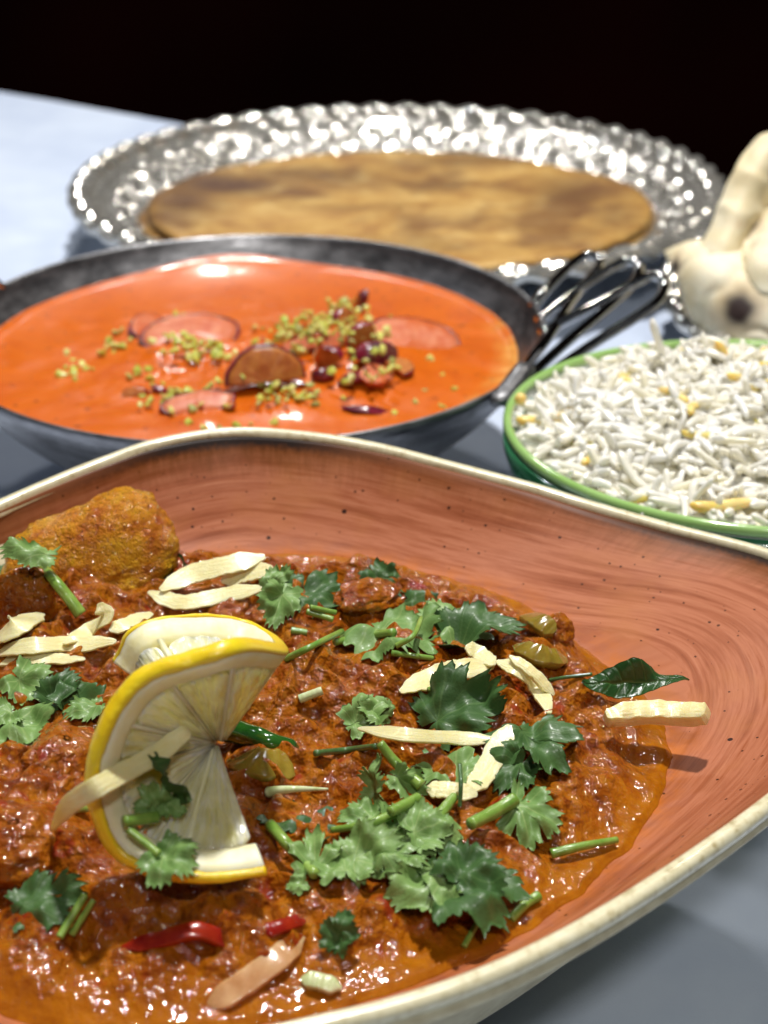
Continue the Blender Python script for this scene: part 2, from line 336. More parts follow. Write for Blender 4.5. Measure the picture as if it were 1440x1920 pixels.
m_naan = M.set(base=cc, rough=.55, sss=.2, sssr=(.8, .6, .4), ssss=.004, normal=M.bump(M.math('ADD', a, M.math('MULTIPLY', M.noise(3, 4), .3)), .4, .1))

# ------------------------------------------------------------------ table, wall, floor
def structure(o): o['kind'] = 'structure'; return o
e0, e1 = P(0, 172, 0), P(370, 237, 0)
ed = (e1 - e0); ed /= np.linalg.norm(ed); nrm = np.array([-ed[1], ed[0], 0])
if nrm[1] < 0: nrm = -nrm
mid = (e0 + e1) / 2
# cloth top: a gently creased sheet that folds down over the table edge
us = np.linspace(-75, 75, 160); vs = np.concatenate([np.linspace(-100, -1.0, 150), np.linspace(-.6, 0, 5)])
top = mid[None, None] + us[:, None, None] * ed + vs[None, :, None] * nrm
zz = .06 * fbm(xyz(top[..., 0] / 14, top[..., 1] / 9), 3) * smooth01((top[..., 1] - 55) / 10) - .02
top[..., 2] = zz
rows = [top]
for dd, dz in ((.35, -.12), (.6, -.45), (.75, -1.2), (.9, -4), (1.1, -12), (1.4, -24)):
    r_ = top[:, -1:].copy() + nrm * (dd + .5 * np.sin(us * .45)[:, None, None] * min(1, -dz / 12)); r_[..., 2] = top[:, -1:, 2] + dz; rows.append(r_)
g = np.concatenate(rows, 1)
structure(obj('tablecloth', g.reshape(-1, 3), grid_faces(*g.shape[:2]), m_cloth, recalc=False))
wv = np.array([[-400, 190, -75], [400, 190, -75], [400, 190, 220], [-400, 190, 220], [-400, 194, -75], [400, 194, -75], [400, 194, 220], [-400, 194, 220]], float)
BF = [[0, 1, 2, 3], [5, 4, 7, 6], [4, 0, 3, 7], [1, 5, 6, 2], [3, 2, 6, 7], [4, 5, 1, 0]]
structure(obj('wall', wv, BF, m_wall, smooth=False))
fv = wv.copy(); fv[:, 1] = np.where(fv[:, 1] < 192, -150, 190); fv[:, 2] = np.where(fv[:, 2] < 0, -76, -75)
structure(obj('floor', fv, BF, m_floor, smooth=False))

# ------------------------------------------------------------------ the curry bowl
CB = np.array([-1.5, 22.0])
def closed_polar(pts3, n):
    """resample a closed ring of points by angle round the bowl centre -> theta, r, z"""
    pts3 = np.asarray(pts3, float); c = catmull(pts3, 2400, True)
    th = np.arctan2(c[:, 1] - CB[1], c[:, 0] - CB[0]); r = np.hypot(c[:, 0] - CB[0], c[:, 1] - CB[1])
    o = np.argsort(th); th, r, z = th[o], r[o], c[o, 2]
    T = np.linspace(-math.pi, math.pi, n, endpoint=False)
    return T, np.interp(T, th, r, period=2 * math.pi), np.interp(T, th, z, period=2 * math.pi)
RIM = [(-420, 1350, 6.0), (-280, 1110, 5.8), (-130, 1010, 5.7), (0, 950, 5.8), (100, 906, 5.95), (200, 866, 6.1), (300, 832, 6.2), (430, 812, 6.25), (570, 819, 6.2), (700, 840, 6.05), (850, 878, 5.85),
       (1000, 918, 5.65), (1100, 949, 5.5), (1242, 989, 5.4), (1440, 1042, 5.35), (1580, 1110, 5.4), (1650, 1230, 5.55), (1590, 1370, 5.8), (1440, 1490, 5.95), (1275, 1608, 6.0), (1110, 1712, 6.0), (950, 1795, 6.0), (790, 1856, 6.0), (620, 1900, 6.0), (400, 1945, 6.0), (120, 1960, 6.0), (-150, 1880, 6.0), (-350, 1650, 6.0)]
ZF = 4.4
FOOD = [(-330, 1400), (-250, 1220), (-100, 1120), (100, 1068), (300, 1045), (510, 1040), (700, 1055), (900, 1103), (1010, 1152), (1120, 1238), (1212, 1312), (1252, 1395), (1246, 1475), (1198, 1565), (1110, 1655), (1010, 1735), (900, 1795), (780, 1846), (600, 1900), (380, 1935), (100, 1930), (-120, 1830), (-280, 1640)]
NT = 320
T, RR, RZ = closed_polar([P(*p) for p in RIM], NT)
_, FR, _ = closed_polar([P(a, b, ZF) for a, b in FOOD], NT)
CT, ST = np.cos(T), np.sin(T)
def ring(r, z): return np.stack([CB[0] + r * CT, CB[1] + r * ST, np.zeros(NT) + z], -1)
def wall_rz(s):   # s = 0 at the lip, 1 at the edge of the food
    r = RR + (FR - RR) * s; z = RZ + (ZF - RZ) * (1 - (1 - s) ** 1.55) if s <= 1 else None
    return r, z
rings, uvv = [], []
cum = 0; last = None
def push(r, z, lst):
    lst.append(ring(r, z))
inner = []
for s in np.linspace(0, 1, 26):
    r, z = wall_rz(s); inner.append(ring(r - .02, z - (.06 if s == 0 else 0)))
for k in (.9, .7, .45, .2, .02): inner.append(ring(FR * k, ZF - 1.9 * (1 - k ** 2.2) - .15 * (1 - k)))
inner = np.array(inner)
dist = np.concatenate([[np.zeros(NT)], np.cumsum(np.linalg.norm(np.diff(inner, axis=0), axis=2), 0)])
outer = [ring(RR + .05, RZ - .1), ring(RR + .22, RZ - .30), ring(RR + .14, RZ - .45), ring(RR - .45, RZ - .9), ring(RR * .86 - .3, RZ * .62), ring(RR * .70, RZ * .36), ring(RR * .56, .75), ring(RR * .50, .45), ring(RR * .49, .0), ring(RR * .45, .0), ring(RR * .44, .35), ring(RR * .02, .40)]
prof = np.concatenate([inner[::-1], np.array(outer)])
uvs = np.concatenate([np.minimum(dist[::-1], 3.5), 4.5 + np.zeros((len(outer), NT))])
uu = np.broadcast_to((T + math.pi) / (2 * math.pi), uvs.shape)
uvx = np.stack([np.abs(uu * 2 - 1) * 1.0, uvs], -1)       # mirrored turn: no seam
angs = (T + math.pi) / (2 * math.pi)
backc = P(430, 812, 6.2); tb = math.atan2(backc[1] - CB[1], backc[0] - CB[0])
rc = P(1440, 1040, 5.4); tr = math.atan2(rc[1] - CB[1], rc[0] - CB[0])
dth = lambda t0: np.abs((T - t0 + math.pi) % (2 * math.pi) - math.pi)
burnv = np.clip(np.exp(-(dth(tb) / .30) ** 2) * 1.0 + .75 * np.exp(-(dth(tr) / .35) ** 2) + .22 * (ST > 0), 0, 1)
base = (CB[0], CB[1], 0)
sm_ = np.concatenate([np.clip((np.linspace(0, 1, 26) - .72) / .28, 0, 1) ** 1.5, np.ones(5)]); smear = np.concatenate([sm_[::-1], np.zeros(len(outer))])
bowl = thing('curry_bowl', 'large terracotta glazed bowl with wavy cream rim, holding the chunky curry in front', 'bowl', base)
body = obj('bowl_body', prof.reshape(-1, 3), grid_faces(len(prof), NT, wrap_m=True), m_terra, bowl, uv=uvx.reshape(-1, 2), attrs={'burn': np.broadcast_to(burnv, uvs.shape), 'smear': np.broadcast_to(smear[:, None], uvs.shape)}, recalc=False)
# lip: rounded cream band
la = np.linspace(0, 2 * math.pi, 22, endpoint=False)
lip = []
for a_ in la:
    cx = math.copysign(abs(math.cos(a_)) ** .75, math.cos(a_)) * .145; cz = math.copysign(abs(math.sin(a_)) ** .8, math.sin(a_)) * .17
    wob = .012 * fbm(xyz(T * 6 + 9, T * 0 + a_), 2)
    lip.append(ring(RR + .11 + cx * (1 + .0 * T) + (-.05 if cz < 0 else 0) + wob, RZ - .10 + cz))
lip = np.array(lip)
obj('rim', lip.reshape(-1, 3), grid_faces(len(lip), NT, True, True), m_cream, bowl)

# ------------------------------------------------------------------ the curry inside it
def food_r(x, y):
    t = np.arctan2(y - CB[1], x - CB[0]); return np.interp(t, T, FR, period=2 * math.pi), np.hypot(x - CB[0], y - CB[1]), t
BUMPS = []   # x, y, radius, height
def bump_at(px, py, r, h, z=4.9): p = P(px, py, z); BUMPS.append((p[0], p[1], r, h))
for b_ in ((60, 1480, 1.1, .55), (30, 1600, .9, .5), (120, 1600, .7, .3), (610, 1130, .9, .30), (640, 1300, 1.0, .32), (560, 1260, .8, .25), (740, 1230, .8, .2), (1045, 1190, .42, .42), (990, 1250, .5, .2), (1000, 1350, .9, .12),
           (200, 1660, .8, .3), (380, 1720, 1.2, .18), (60, 1780, 1.0, .3), (520, 1440, .6, .18), (250, 1230, .9, .25), (60, 1230, .9, .3), (100, 1130, 1.0, .3), (760, 1420, .7, .14), (870, 1630, .8, .12), (460, 1520, .6, .15), (480, 1115, .8, .2)):
    bump_at(*b_)
def G(x, y, fine=True):
    R_, r, t = food_r(x, y); d = (R_ - r)
    m = smooth01(d / 1.3)
    z = ZF + .02 + .36 * smooth01(d / 1.6) + .06 * smooth01(d / .15)
    q = xyz(x, y)
    lum = fbm(q / 1.15, 3, .5)
    z = z + m * (.32 * lum)
    # fibrous lumps: folded noise gives ridges and creases between pieces
    w = np.stack([x + .25 * perlin(q * 1.7 + 5), y + .25 * perlin(q * 1.7 + 31), x * 0], -1)
    z = z + m * .20 * (1 - np.abs(perlin(w * 1.3 + 11)) * 2.4) * .9 - m * .24 * np.clip(perlin(q * .9 + 77) - .15, 0, 1)
    for bx, by, br, bh in BUMPS:
        z = z + bh * np.exp(-(((x - bx) ** 2 + (y - by) ** 2) / br ** 2) ** 1.5) * smooth01(d / .5)
    if fine:
        k = (.25 + .75 * smooth01((d - .25) / .9)) * (.55 + .6 * smooth01(.5 + 1.2 * perlin(q * .8 + 40)))
        z = z + k * (.030 * fbm(q * 2.6 + 3, 2, .5) + .012 * perlin(q * 15))
    return z
NA, NR = 1100, 230
ta = np.linspace(-math.pi, math.pi, NA, endpoint=False); fr = np.interp(ta, T, FR, period=2 * math.pi)
ss = np.linspace(0, 1, NR) ** .8
rr = fr[:, None] * ss[None] ; 
gx = CB[0] + rr * np.cos(ta)[:, None]; gy = CB[1] + rr * np.sin(ta)[:, None]
gz = G(gx.ravel(), gy.ravel()).reshape(gx.shape)
edgew = 1 + .012 * fbm(xyz(ta * 9, ta * 0), 3)[:, None]       # the shore of the sauce wanders a little
k_ = smooth01((ss - .9) / .1)[None]
gx2 = CB[0] + rr * (1 + (edgew - 1 + .004) * k_) * np.cos(ta)[:, None]; gy2 = CB[1] + rr * (1 + (edgew - 1 + .004) * k_) * np.sin(ta)[:, None]
gz[:, -1] = ZF - .06
oil = 1 - smooth01(((fr[:, None] - rr) - .10) / .8) ; oil = np.clip(oil + .25 * fbm(xyz(gx * 1.3, gy * 1.3), 2) * (oil > .02), 0, 1)
curry = thing('chicken_curry', 'glossy red-brown chunky curry filling the terracotta bowl', 'curry', (CB[0], CB[1], 2.6))
obj('gravy', np.stack([gx2, gy2, gz], -1).reshape(-1, 3), grid_faces(NA, NR, wrap_n=True), m_gravy, curry, attrs={'oil': oil}, recalc=False)

def Hg(x, y): return G(x, y, False)
def on(px, py, lift=0.0):
    p = hit(px, py, Hg)
    if lift: # keep the same place in the photo while rising above the gravy
        p = P(px, py, p[2] + lift)
    return p

def lump(name, m, c, size, rot=(0, 0, 0), amp=.18, freq=1.2, n=60, mm=34, seed=0, parent=None, square=.0, sink=0):
    v, f = ball(n, mm)
    if square: v = np.sign(v) * np.abs(v) ** (1 - square)
    q = v * freq + seed * 7.7
    v = v * (1 + amp * fbm(q, 4, .5))[:, None]
    v = (v * np.array(size)) @ rotmat(*rot).T + np.array(c)
    return obj(name, v, f, m, parent, recalc=False) if parent is not None else obj(name, v, f, m, recalc=False)

# the big chicken piece at the back left: a fan-shaped block
c = PY(175, 1085, 26.6)
ch = thing('chicken_piece', 'big orange piece of chicken standing up at the back left of the curry', 'meat', (c[0], c[1], 4.6))
def block(outline, Y, depth, lean, n=220, m=46, amp=.10, seed=0):
    """a thick piece with the outline it shows to the front, standing at forward distance Y and leaning back"""
    o_ = catmull(outline, n, True); q = np.array([PY(a, b, Y) for a, b in o_])
    for _ in range(6): q = np.array([PY(a, b, Y + lean * max(0, p[2] - q[:, 2].min())) for (a, b), p in zip(o_, q)])
    q[:, 1] -= lean * (q[:, 2] - q[:, 2].min()); cc_ = q.mean(0); zmin = q[:, 2].min()
    sh = []
    for j in range(m):
        a_ = -math.pi / 2 + math.pi * j / (m - 1); k = max(.001, abs(math.cos(a_))) ** .55; off = math.sin(a_); off = math.copysign(abs(off) ** .9, off) * depth
        w_ = cc_ + (q - cc_) * k; w_[:, 1] += off + lean * (w_[:, 2] - zmin); sh.append(w_)
    g = np.array(sh); nn = g - cc_; nn[..., 1] *= 1.6; nn /= np.linalg.norm(nn, axis=2)[..., None] + 1e-9
    g = g + nn * (amp * fbm(g * .9 + seed, 3) + .09 * fbm(g * 2.6 + seed, 3, .6) + .022 * fbm(g * 10 + seed, 2))[..., None]
    return g.reshape(-1, 3), grid_faces(m, n, wrap_m=True)
v, f = block([(12, 1040), (40, 1000), (95, 975), (150, 953), (185, 936), (250, 926), (298, 950), (326, 985), (332, 1030), (318, 1075), (290, 1110), (270, 1180), (200, 1230), (80, 1235), (25, 1180), (8, 1110)], 26.4, .8, .35, seed=3)
obj('meat', v, f, m_chicken, ch, recalc=False)
c = PY(45, 1130, 25.4)
o = lump('chicken_piece', m_gravy, c, (.62, .5, .75), (0, .3, 0), .2, 1.3, 60, 40, 5); tag(o, 'small dark lump of sauced chicken below the left side of the big piece', 'meat')
for (px, py, sz, lab) in ((120, 1430, (.75, .6, .4), 'sauce covered chicken chunk left of the lemon slice'), (20, 1590, (.8, .7, .45), 'sauce covered chicken chunk at the left edge of the photo below the lemon'), (1048, 1188, (.33, .3, .3), 'small orange lump by the upper right shore of the curry'), (430, 1150, (.7, .4, .28), 'sauce covered chunk between ginger pile and lemon top'), (690, 1120, (.75, .45, .25), 'rounded sauce covered chunk under the back herbs right of the leaf pair')):
    p = on(px, py); o = lump('curry_chunk', m_gravy, p + np.array([0, .15, -.05]), sz, (.1, .1, px * .01), .22, 1.3, 70, 44, px * .013); tag(o, lab, 'food')

# vegetables lying in the gravy
def sliver(path, w, t, seed, rough=.16, up=(0, 0, 1), k=12, taper=(.32, .38), n=46):
    """a cut strip: rectangular section with ragged sides"""
    path = catmull(path, n); tt, s, u = frames(path, up); x = np.linspace(0, 1, n)
    ends = np.minimum(smooth01(x / .20 + .0) * (1 - taper[0]) + taper[0], smooth01((1 - x) / .22) * (1 - taper[1]) + taper[1])
    ends[0] *= .55; ends[-1] *= .55
    out = []
    a = np.linspace(0, 2 * math.pi, k, endpoint=False)
    for j, a_ in enumerate(a):
        ca, sa = math.cos(a_), math.sin(a_)
        cx = math.copysign(abs(ca) ** .22, ca); cz = math.copysign(abs(sa) ** .22, sa)
        wob = 1 + rough * .8 * fbm(np.stack([x * 9 + seed, np.zeros(n) + cx * 1.4 + seed, np.zeros(n)], -1), 4, .65)
        out.append(path + s * (cx * w / 2 * ends * wob)[:, None] + u * (cz * t / 2 * (.45 + .55 * ends) * (1 + .3 * perlin(np.stack([x * 9 + seed, x * 0 + cx, x * 0 + 3], -1))))[:, None] + u * (.07 * w * perlin(np.stack([x * 3 + seed, x * 0 + 5, x * 0 + cx], -1)))[:, None])
    v = np.array(out).transpose(1, 0, 2).reshape(-1, 3)
    f = grid_faces(n, k, wrap_m=True).tolist() + [list(range(k))[::-1], [(n - 1) * k + j for j in range(k)]]
    return v, f
def strip_uv(n=46, k=12, seed=0):
    a = np.abs(np.linspace(-1, 1, k, endpoint=False)); return np.stack(np.broadcast_arrays(np.linspace(0, 6, n)[:, None] + seed * 3.1, 14 * a[None]), -1).reshape(-1, 2)
def strip(name, label, cat, m, pts, w, t, seed, group=None, H=None, up=(0, -.45, 1), **kw):
    """pts: (px, py, lift above the gravy); w in photo pixels"""
    q = np.array([on(a_, b_, c_) for a_, b_, c_ in pts]); sc = np.linalg.norm(q[0] - [0, 0, CAMH]) / FPX
    q[:, 2] += t * .5
    v, f = sliver(q, w * sc * .98, t, seed, up=up, **kw)
    o = obj(name, v, f, m, uv=strip_uv(seed=seed))
    if m is m_ginger: o.data.set_sharp_from_angle(angle=math.radians(38))
    return tag(o, label, cat, group)

GG = 'fresh ginger shreds scattered over the curry'
strip('ginger_shred', 'broad pale ginger shred on top of the pile beside the big chicken piece', 'ginger', m_ginger, [(300, 1108, .25), (360, 1078, .38), (430, 1060, .42), (497, 1045, .40)], 44, .045, 1, GG)
strip('ginger_shred', 'lowest ginger shred of the back pile, lying flat above the lemon', 'ginger', m_ginger, [(278, 1112, .08), (340, 1132, .12), (420, 1118, .14), (500, 1104, .12)], 34, .05, 2, GG)
strip('ginger_shred', 'short ginger shred at the right end of the back pile', 'ginger', m_ginger, [(415, 1092, .2), (460, 1078, .24), (512, 1068, .2)], 40, .05, 3, GG)
strip('ginger_shred', 'wide ginger chip at the left photo edge above the long shreds', 'ginger', m_ginger, [(-15, 1205, .15), (30, 1175, .22), (78, 1152, .2)], 50, .05, 4, GG)
strip('ginger_shred', 'long ginger shred running in from the left edge towards the lemon', 'ginger', m_ginger, [(-20, 1228, .1), (60, 1212, .14), (140, 1210, .16), (218, 1205, .12)], 36, .05, 5, GG)
strip('ginger_shred', 'ginger shred curling up to a point left of the lemon top', 'ginger', m_ginger, [(120, 1210, .22), (165, 1185, .3), (195, 1160, .42), (188, 1132, .6)], 36, .05, 6, GG)
strip('ginger_shred', 'ginger bits tucked against the top left of the lemon', 'ginger', m_ginger, [(205, 1185, .15), (240, 1170, .2), (285, 1152, .2)], 30, .05, 7, GG)
strip('ginger_shred', 'ginger shred lying under the long one at the left edge', 'ginger', m_ginger, [(-20, 1245, .02), (60, 1238, .05), (160, 1238, .04)], 24, .05, 8, GG)
strip('ginger_shred', 'wide ginger shred right of centre ending in a tapered tip', 'ginger', m_ginger, [(750, 1300, .1), (810, 1272, .2), (870, 1256, .24), (925, 1250, .22)], 46, .05, 9, GG)
strip('ginger_shred', 'small ginger chip standing on the wide right-hand shred', 'ginger', m_ginger, [(872, 1215, .42), (900, 1228, .40), (925, 1250, .34)], 34, .05, 10, GG)
strip('ginger_shred', 'ginger shred bending down to the right from the small chip', 'ginger', m_ginger, [(930, 1242, .2), (975, 1258, .2), (1010, 1295, .14), (1030, 1340, .05)], 34, .05, 11, GG)
strip('ginger_shred', 'thin second ginger shred beside the bent one', 'ginger', m_ginger, [(955, 1235, .3), (1000, 1268, .26), (1038, 1308, .14)], 22, .1, 12, GG)
strip('ginger_shred', 'long straight ginger shred across the middle of the herbs', 'ginger', m_ginger, [(672, 1368, .35), (760, 1380, .42), (850, 1386, .42), (935, 1390, .38)], 30, .05, 13, GG, rough=.08)
strip('ginger_shred', 'ginger shred slanting down from the right end of the long straight one', 'ginger', m_ginger, [(955, 1362, .48), (935, 1405, .44), (905, 1455, .36), (880, 1488, .3)], 44, .05, 14, GG)
strip('ginger_shred', 'ginger chip lying level at the foot of the slanting one', 'ginger', m_ginger, [(797, 1482, .3), (845, 1484, .32), (895, 1492, .28)], 36, .05, 15, GG)
strip('ginger_shred', 'thick ginger stick resting on the right shore of the curry', 'ginger', m_ginger, [(1133, 1360, .28), (1200, 1350, .5), (1265, 1352, .66), (1325, 1352, .85)], 38, .30, 16, GG, rough=.05, taper=(.7, .9))
strip('onion_slice', 'translucent pink onion slice half sunk at the bottom centre of the curry', 'onion', m_onion, [(385, 1900, -.06), (450, 1855, .0), (520, 1805, .0), (570, 1765, -.04)], 48, .12, 17, rough=.08, taper=(.3, .2))
strip('pepper_strip', 'long red pepper strip below the lemon', 'red pepper', m_pepper, [(230, 1790, -.12), (300, 1775, -.03), (380, 1758, .04), (460, 1800, -.12)], 30, .2, 18, rough=.06)
strip('pepper_strip', 'short red pepper piece right of the long strip', 'red pepper', m_pepper, [(490, 1762, -.1), (530, 1748, -.02), (570, 1738, -.08)], 28, .18, 19, rough=.06)
strip('green_pepper_piece', 'glossy olive green pepper piece right of the lemon', 'green pepper', m_capsicum, [(440, 1440, -.26), (490, 1450, -.14), (560, 1460, -.26)], 62, .3, 20, rough=.1, taper=(.5, .5))
strip('green_pepper_piece', 'small green pepper piece beside the orange lump at the right shore', 'green pepper', m_capsicum, [(985, 1170, .0), (1010, 1180, .1), (1040, 1200, 0)], 40, .25, 21, rough=.1)
strip('green_pepper_piece', 'green pepper piece above the bent ginger', 'green pepper', m_capsicum, [(965, 1222, -.02), (1010, 1238, .06), (1060, 1250, -.02)], 40, .2, 22, rough=.1)
strip('onion_slice', 'pale wet onion piece by the bottom rim', 'onion', m_stem_p, [(565, 1845, .0), (600, 1850, .06), (640, 1862, .0)], 30, .16, 23, rough=.1, taper=(.3, .3))

def rod(name, label, cat, m, pts, w, group=None, w2=None, n=24, k=10, flat=1.0):
    q = np.array([on(a_, b_, c_) for a_, b_, c_ in pts]); sc = np.linalg.norm(q[0] - [0, 0, CAMH]) / FPX
    r0 = w * sc / 2; r1 = (w2 or w) * sc / 2; q[:, 2] += r0 * .7
    v, f = tube(catmull(q, n), np.linspace(r0, r1, n) * (1 + .08 * perlin(xyz(np.linspace(0, 5, n), np.zeros(n) + pts[0][0]))), k, flat=flat)
    return tag(obj(name, v, f, m), label, cat, group)
GS = 'cut herb stems scattered over the curry'
for lab, m, pts, w, w2 in (
    ('thick green herb stem leaning on the front of the big chicken piece', m_stem, [(58, 1042, .55), (95, 1085, .5), (128, 1125, .35), (152, 1158, .15)], 17, 22),
    ('slanting green stem above the middle, right of the lemon rind', m_stem, [(536, 1240, .05), (585, 1216, .12), (641, 1188, .12)], 14, 12),
    ('long pale green stem lying under the back right leaves', m_stem, [(628, 1208, .1), (680, 1198, .14), (738, 1190, .12)], 14, 17),
    ('upper of two short stems below the back leaf pair', m_stem, [(582, 1142, .2), (630, 1152, .2)], 11, 10),
    ('lower of two short stems below the back leaf pair', m_stem, [(575, 1150, .12), (625, 1165, .12)], 12, 12),
    ('tiny cut stem just above the slanting one', m_stem, [(546, 1186, .05), (576, 1190, .05)], 14, 12),
    ('stubby pale stem piece alone in the middle of the gravy', m_stem_p, [(562, 1316, .05), (604, 1300, .1)], 18, 16),
    ('dark stem running left from the central herb cluster', m_stem_d, [(592, 1416, .1), (650, 1410, .15), (706, 1403, .2)], 13, 12),
    ('white-green split stem lying flat right of the lemon', m_stem_p, [(503, 1492, .06), (550, 1486, .1), (615, 1486, .05)], 22, 5),
    ('thick bright green stem left of the lower leaf cluster', m_stem, [(506, 1552, .25), (535, 1585, .25), (565, 1618, .22), (590, 1645, .15)], 22, 20),
    ('bright green stem lying alone near the right shore', m_stem, [(1033, 1606, .06), (1090, 1592, .1), (1156, 1580, .06)], 19, 13),
    ('thin upright stem near the lower right shore', m_stem, [(870, 1778, .03), (890, 1742, .06), (911, 1706, .06)], 12, 12),
    ('yellow-green stem touching the lower right rim shore', m_stem, [(958, 1728, .02), (985, 1700, .06), (1010, 1684, .05)], 17, 20),
    ('left of two yellow-green stems under the lower left leaf', m_stem, [(112, 1762, .08), (160, 1682, .12)], 15, 14),
    ('right of two yellow-green stems under the lower left leaf', m_stem, [(135, 1756, .05), (176, 1692, .08)], 15, 10),
    ('green stem behind the large central leaf', m_stem, [(805, 1302, .2), (850, 1282, .25)], 18, 14),
    ('curved green stem crossing the back right pale leaf', m_stem, [(742, 1215, .3), (775, 1195, .36), (790, 1162, .4)], 11, 10),
    ('green stem lying along the lower edge of the back right pale leaf', m_stem, [(735, 1228, .1), (775, 1233, .12), (812, 1238, .1)], 12, 10),
    ('short stem end left of the lemon', m_stem, [(120, 1524, .1), (165, 1520, .1)], 13, 12),
    ('thick yellow-green stem attached left of the pale right leaf', m_stem, [(882, 1552, .2), (925, 1530, .25), (965, 1506, .28)], 24, 28),
    ('stubby green stem below the level ginger chip', m_stem, [(822, 1538, .2), (852, 1500, .25)], 24, 18),
    ('dark upright stem in front of the level ginger chip', m_stem_d, [(862, 1436, .75), (864, 1470, .62), (862, 1515, .3)], 9, 8),
    ('bright stem at the top of the central herb cluster', m_stem, [(712, 1398, .65), (745, 1438, .55), (790, 1478, .4)], 17, 22),
    ('green stem slanting left under the small pale leaf', m_stem, [(622, 1560, .1), (690, 1548, .2), (760, 1520, .3)], 12, 20),
    ('short thick stem between the small leaves of the cluster', m_stem, [(732, 1528, .35), (784, 1502, .4)], 20, 22)):
    rod('herb_stem', lab, 'herb stem', m, pts, w, GS, w2)
q = np.array([on(400, 1360, .25), on(440, 1372, .25), on(500, 1388, .2), on(560, 1402, .1)]); 
v, f = tube(catmull(q, 40), np.interp(np.linspace(0, 1, 40), [0, .12, .6, .93, 1], [.12, .2, .19, .11, .02]), 20)
v = v + .02 * perlin(v * 2)[:, None]
tag(obj('green_chilli', v, f, m_chilli), 'glossy dark green chilli lying right of the lemon', 'chilli')

# ------------------------------------------------------------------ leaves
def leaf_outline(kind, th, seed):
    """radius of the blade by angle from the tip axis (0 = tip), unit length"""
    a = np.abs(th) / math.pi
    rs = np.random.default_rng(seed); wv = rs.uniform(.78, 1.12)
    if kind == 'coriander':
        lob = [(0, 1.0, .20), (.30 + rs.uniform(-.03, .03), .92 + rs.uniform(-.06, .06), .17), (-.30 + rs.uniform(-.03, .03), .90 + rs.uniform(-.06, .06), .17), (.55, .68, .16), (-.55, .66, .16), (.76, .30, .16), (-.76, .30, .16)]
        u = th / math.pi; r = np.zeros_like(u) + .25
        for c_, h_, w_ in lob: r = np.maximum(r, h_ * np.clip(1 - np.abs((u - c_) / (w_ * wv)) ** 3.0, 0, 1) ** .30 * (1.0))
        r = r * (1 + .22 * np.abs((((u + .02 * np.sin(u * 23 + seed)) * 13 + seed * .37) % 1) * 2 - 1) ** 1.3 + .10 * np.abs(((u * 37 + seed) % 1) * 2 - 1) + .08 * np.sin(u * 5 + seed)) * .80
    return r
def leaf_blade(kind, seed, width, curl, fold, wave, nr=14, na=150):
    rs = np.random.default_rng(seed)
    if kind == 'coriander':
        th = np.linspace(-math.pi * .93, math.pi * .93, na); r = leaf_outline(kind, th, seed)
        rad = np.linspace(0, 1, nr)[:, None]
        x = np.sin(th)[None] * r[None] * rad * width; y = .18 + np.cos(th)[None] * r[None] * rad * .82
        y = y + .0 * x
        vein = np.zeros_like(x)
        u = th / math.pi
        for c_ in (0, .3, -.3, .56, -.56, .14, -.14, .42, -.42):
            vein = np.maximum(vein, .6 * np.exp(-(np.sin((u[None] - c_) * math.pi) * rad / .016) ** 2) * (np.abs(u[None] - c_) < .3) * (1.0 if abs(c_) in (0, .3, .56) else .5))
    else:
        t = np.linspace(0, 1, na)[None]; s = np.linspace(-1, 1, nr * 2 - 1)[:, None]
        wd = np.sin(math.pi * t ** .85) ** .8 * width * (1 + .03 * np.sin(t * 60))
        x = s * wd * .5; y = t + 0 * s
        vein = np.maximum(np.exp(-(s / .06) ** 2) + 0 * t, .4 * np.exp(-((((t * 9 + np.abs(s) * .8) % 1) - .5) / .08) ** 2))
    z = curl * (-(x ** 2 * 1.2 + (y - .5) ** 2 * .8)) + fold * np.abs(x) + wave * fbm(xyz(x * 2.2 + seed, y * 2.2), 2)
    z = z + .012 * vein * -1
    return np.stack([x, y, z], -1), vein
def leaf(px0, py0, px1, py1, lift0, lift1, kind='coriander', seed=1, width=1.0, roll=0.0, curl=.16, fold=.12, wave=.22, base=None, tip=None, th=.007):
    b = base if base is not None else on(px0, py0, lift0); t = tip if tip is not None else on(px1, py1, lift1)
    L = np.linalg.norm(t - b); ya = (t - b) / L; up = np.array([0, -.35, 1.0]); xa = np.cross(ya, up); xa /= np.linalg.norm(xa); za = np.cross(xa, ya)
    cr, sr = math.cos(roll), math.sin(roll); xa, za = cr * xa + sr * za, cr * za - sr * xa
    g, vein = leaf_blade(kind, seed, width, curl, fold, wave)
    n, m = g.shape[:2]; w = (g[..., :1] * xa + g[..., 1:2] * ya + g[..., 2:] * za) * L + b
    top = w + za * th; bot = w - za * th
    # close the rim between the two skins
    F1 = grid_faces(n, m); N = n * m; F2 = F1[:, ::-1] + N
    loop = [(n - 1) * m + j for j in range(m)]
    side = [[loop[j], loop[j + 1], loop[j + 1] + N, loop[j] + N] for j in range(m - 1)]
    if kind != 'coriander': side += [[j + 1, j, j + N, j + 1 + N] for j in range(m - 1)]
    return np.vstack([top.reshape(-1, 3), bot.reshape(-1, 3)]), F1.tolist() + F2.tolist() + side, np.concatenate([vein.ravel(), vein.ravel() * .6])
LG = 'coriander leaves scattered over the curry'
def put_leaf(label, m, *a, name='coriander_leaf', cat='herb leaf', group=LG, parent=None, **kw):
    v, f, vein = leaf(*a, **kw)
    o = obj(name, v, f, m, parent, attrs={'vein': vein}, recalc=False)
    if parent is None: tag(o, label, cat, group)
    return o
D_, P_ = m_leaf_d, m_leaf_p
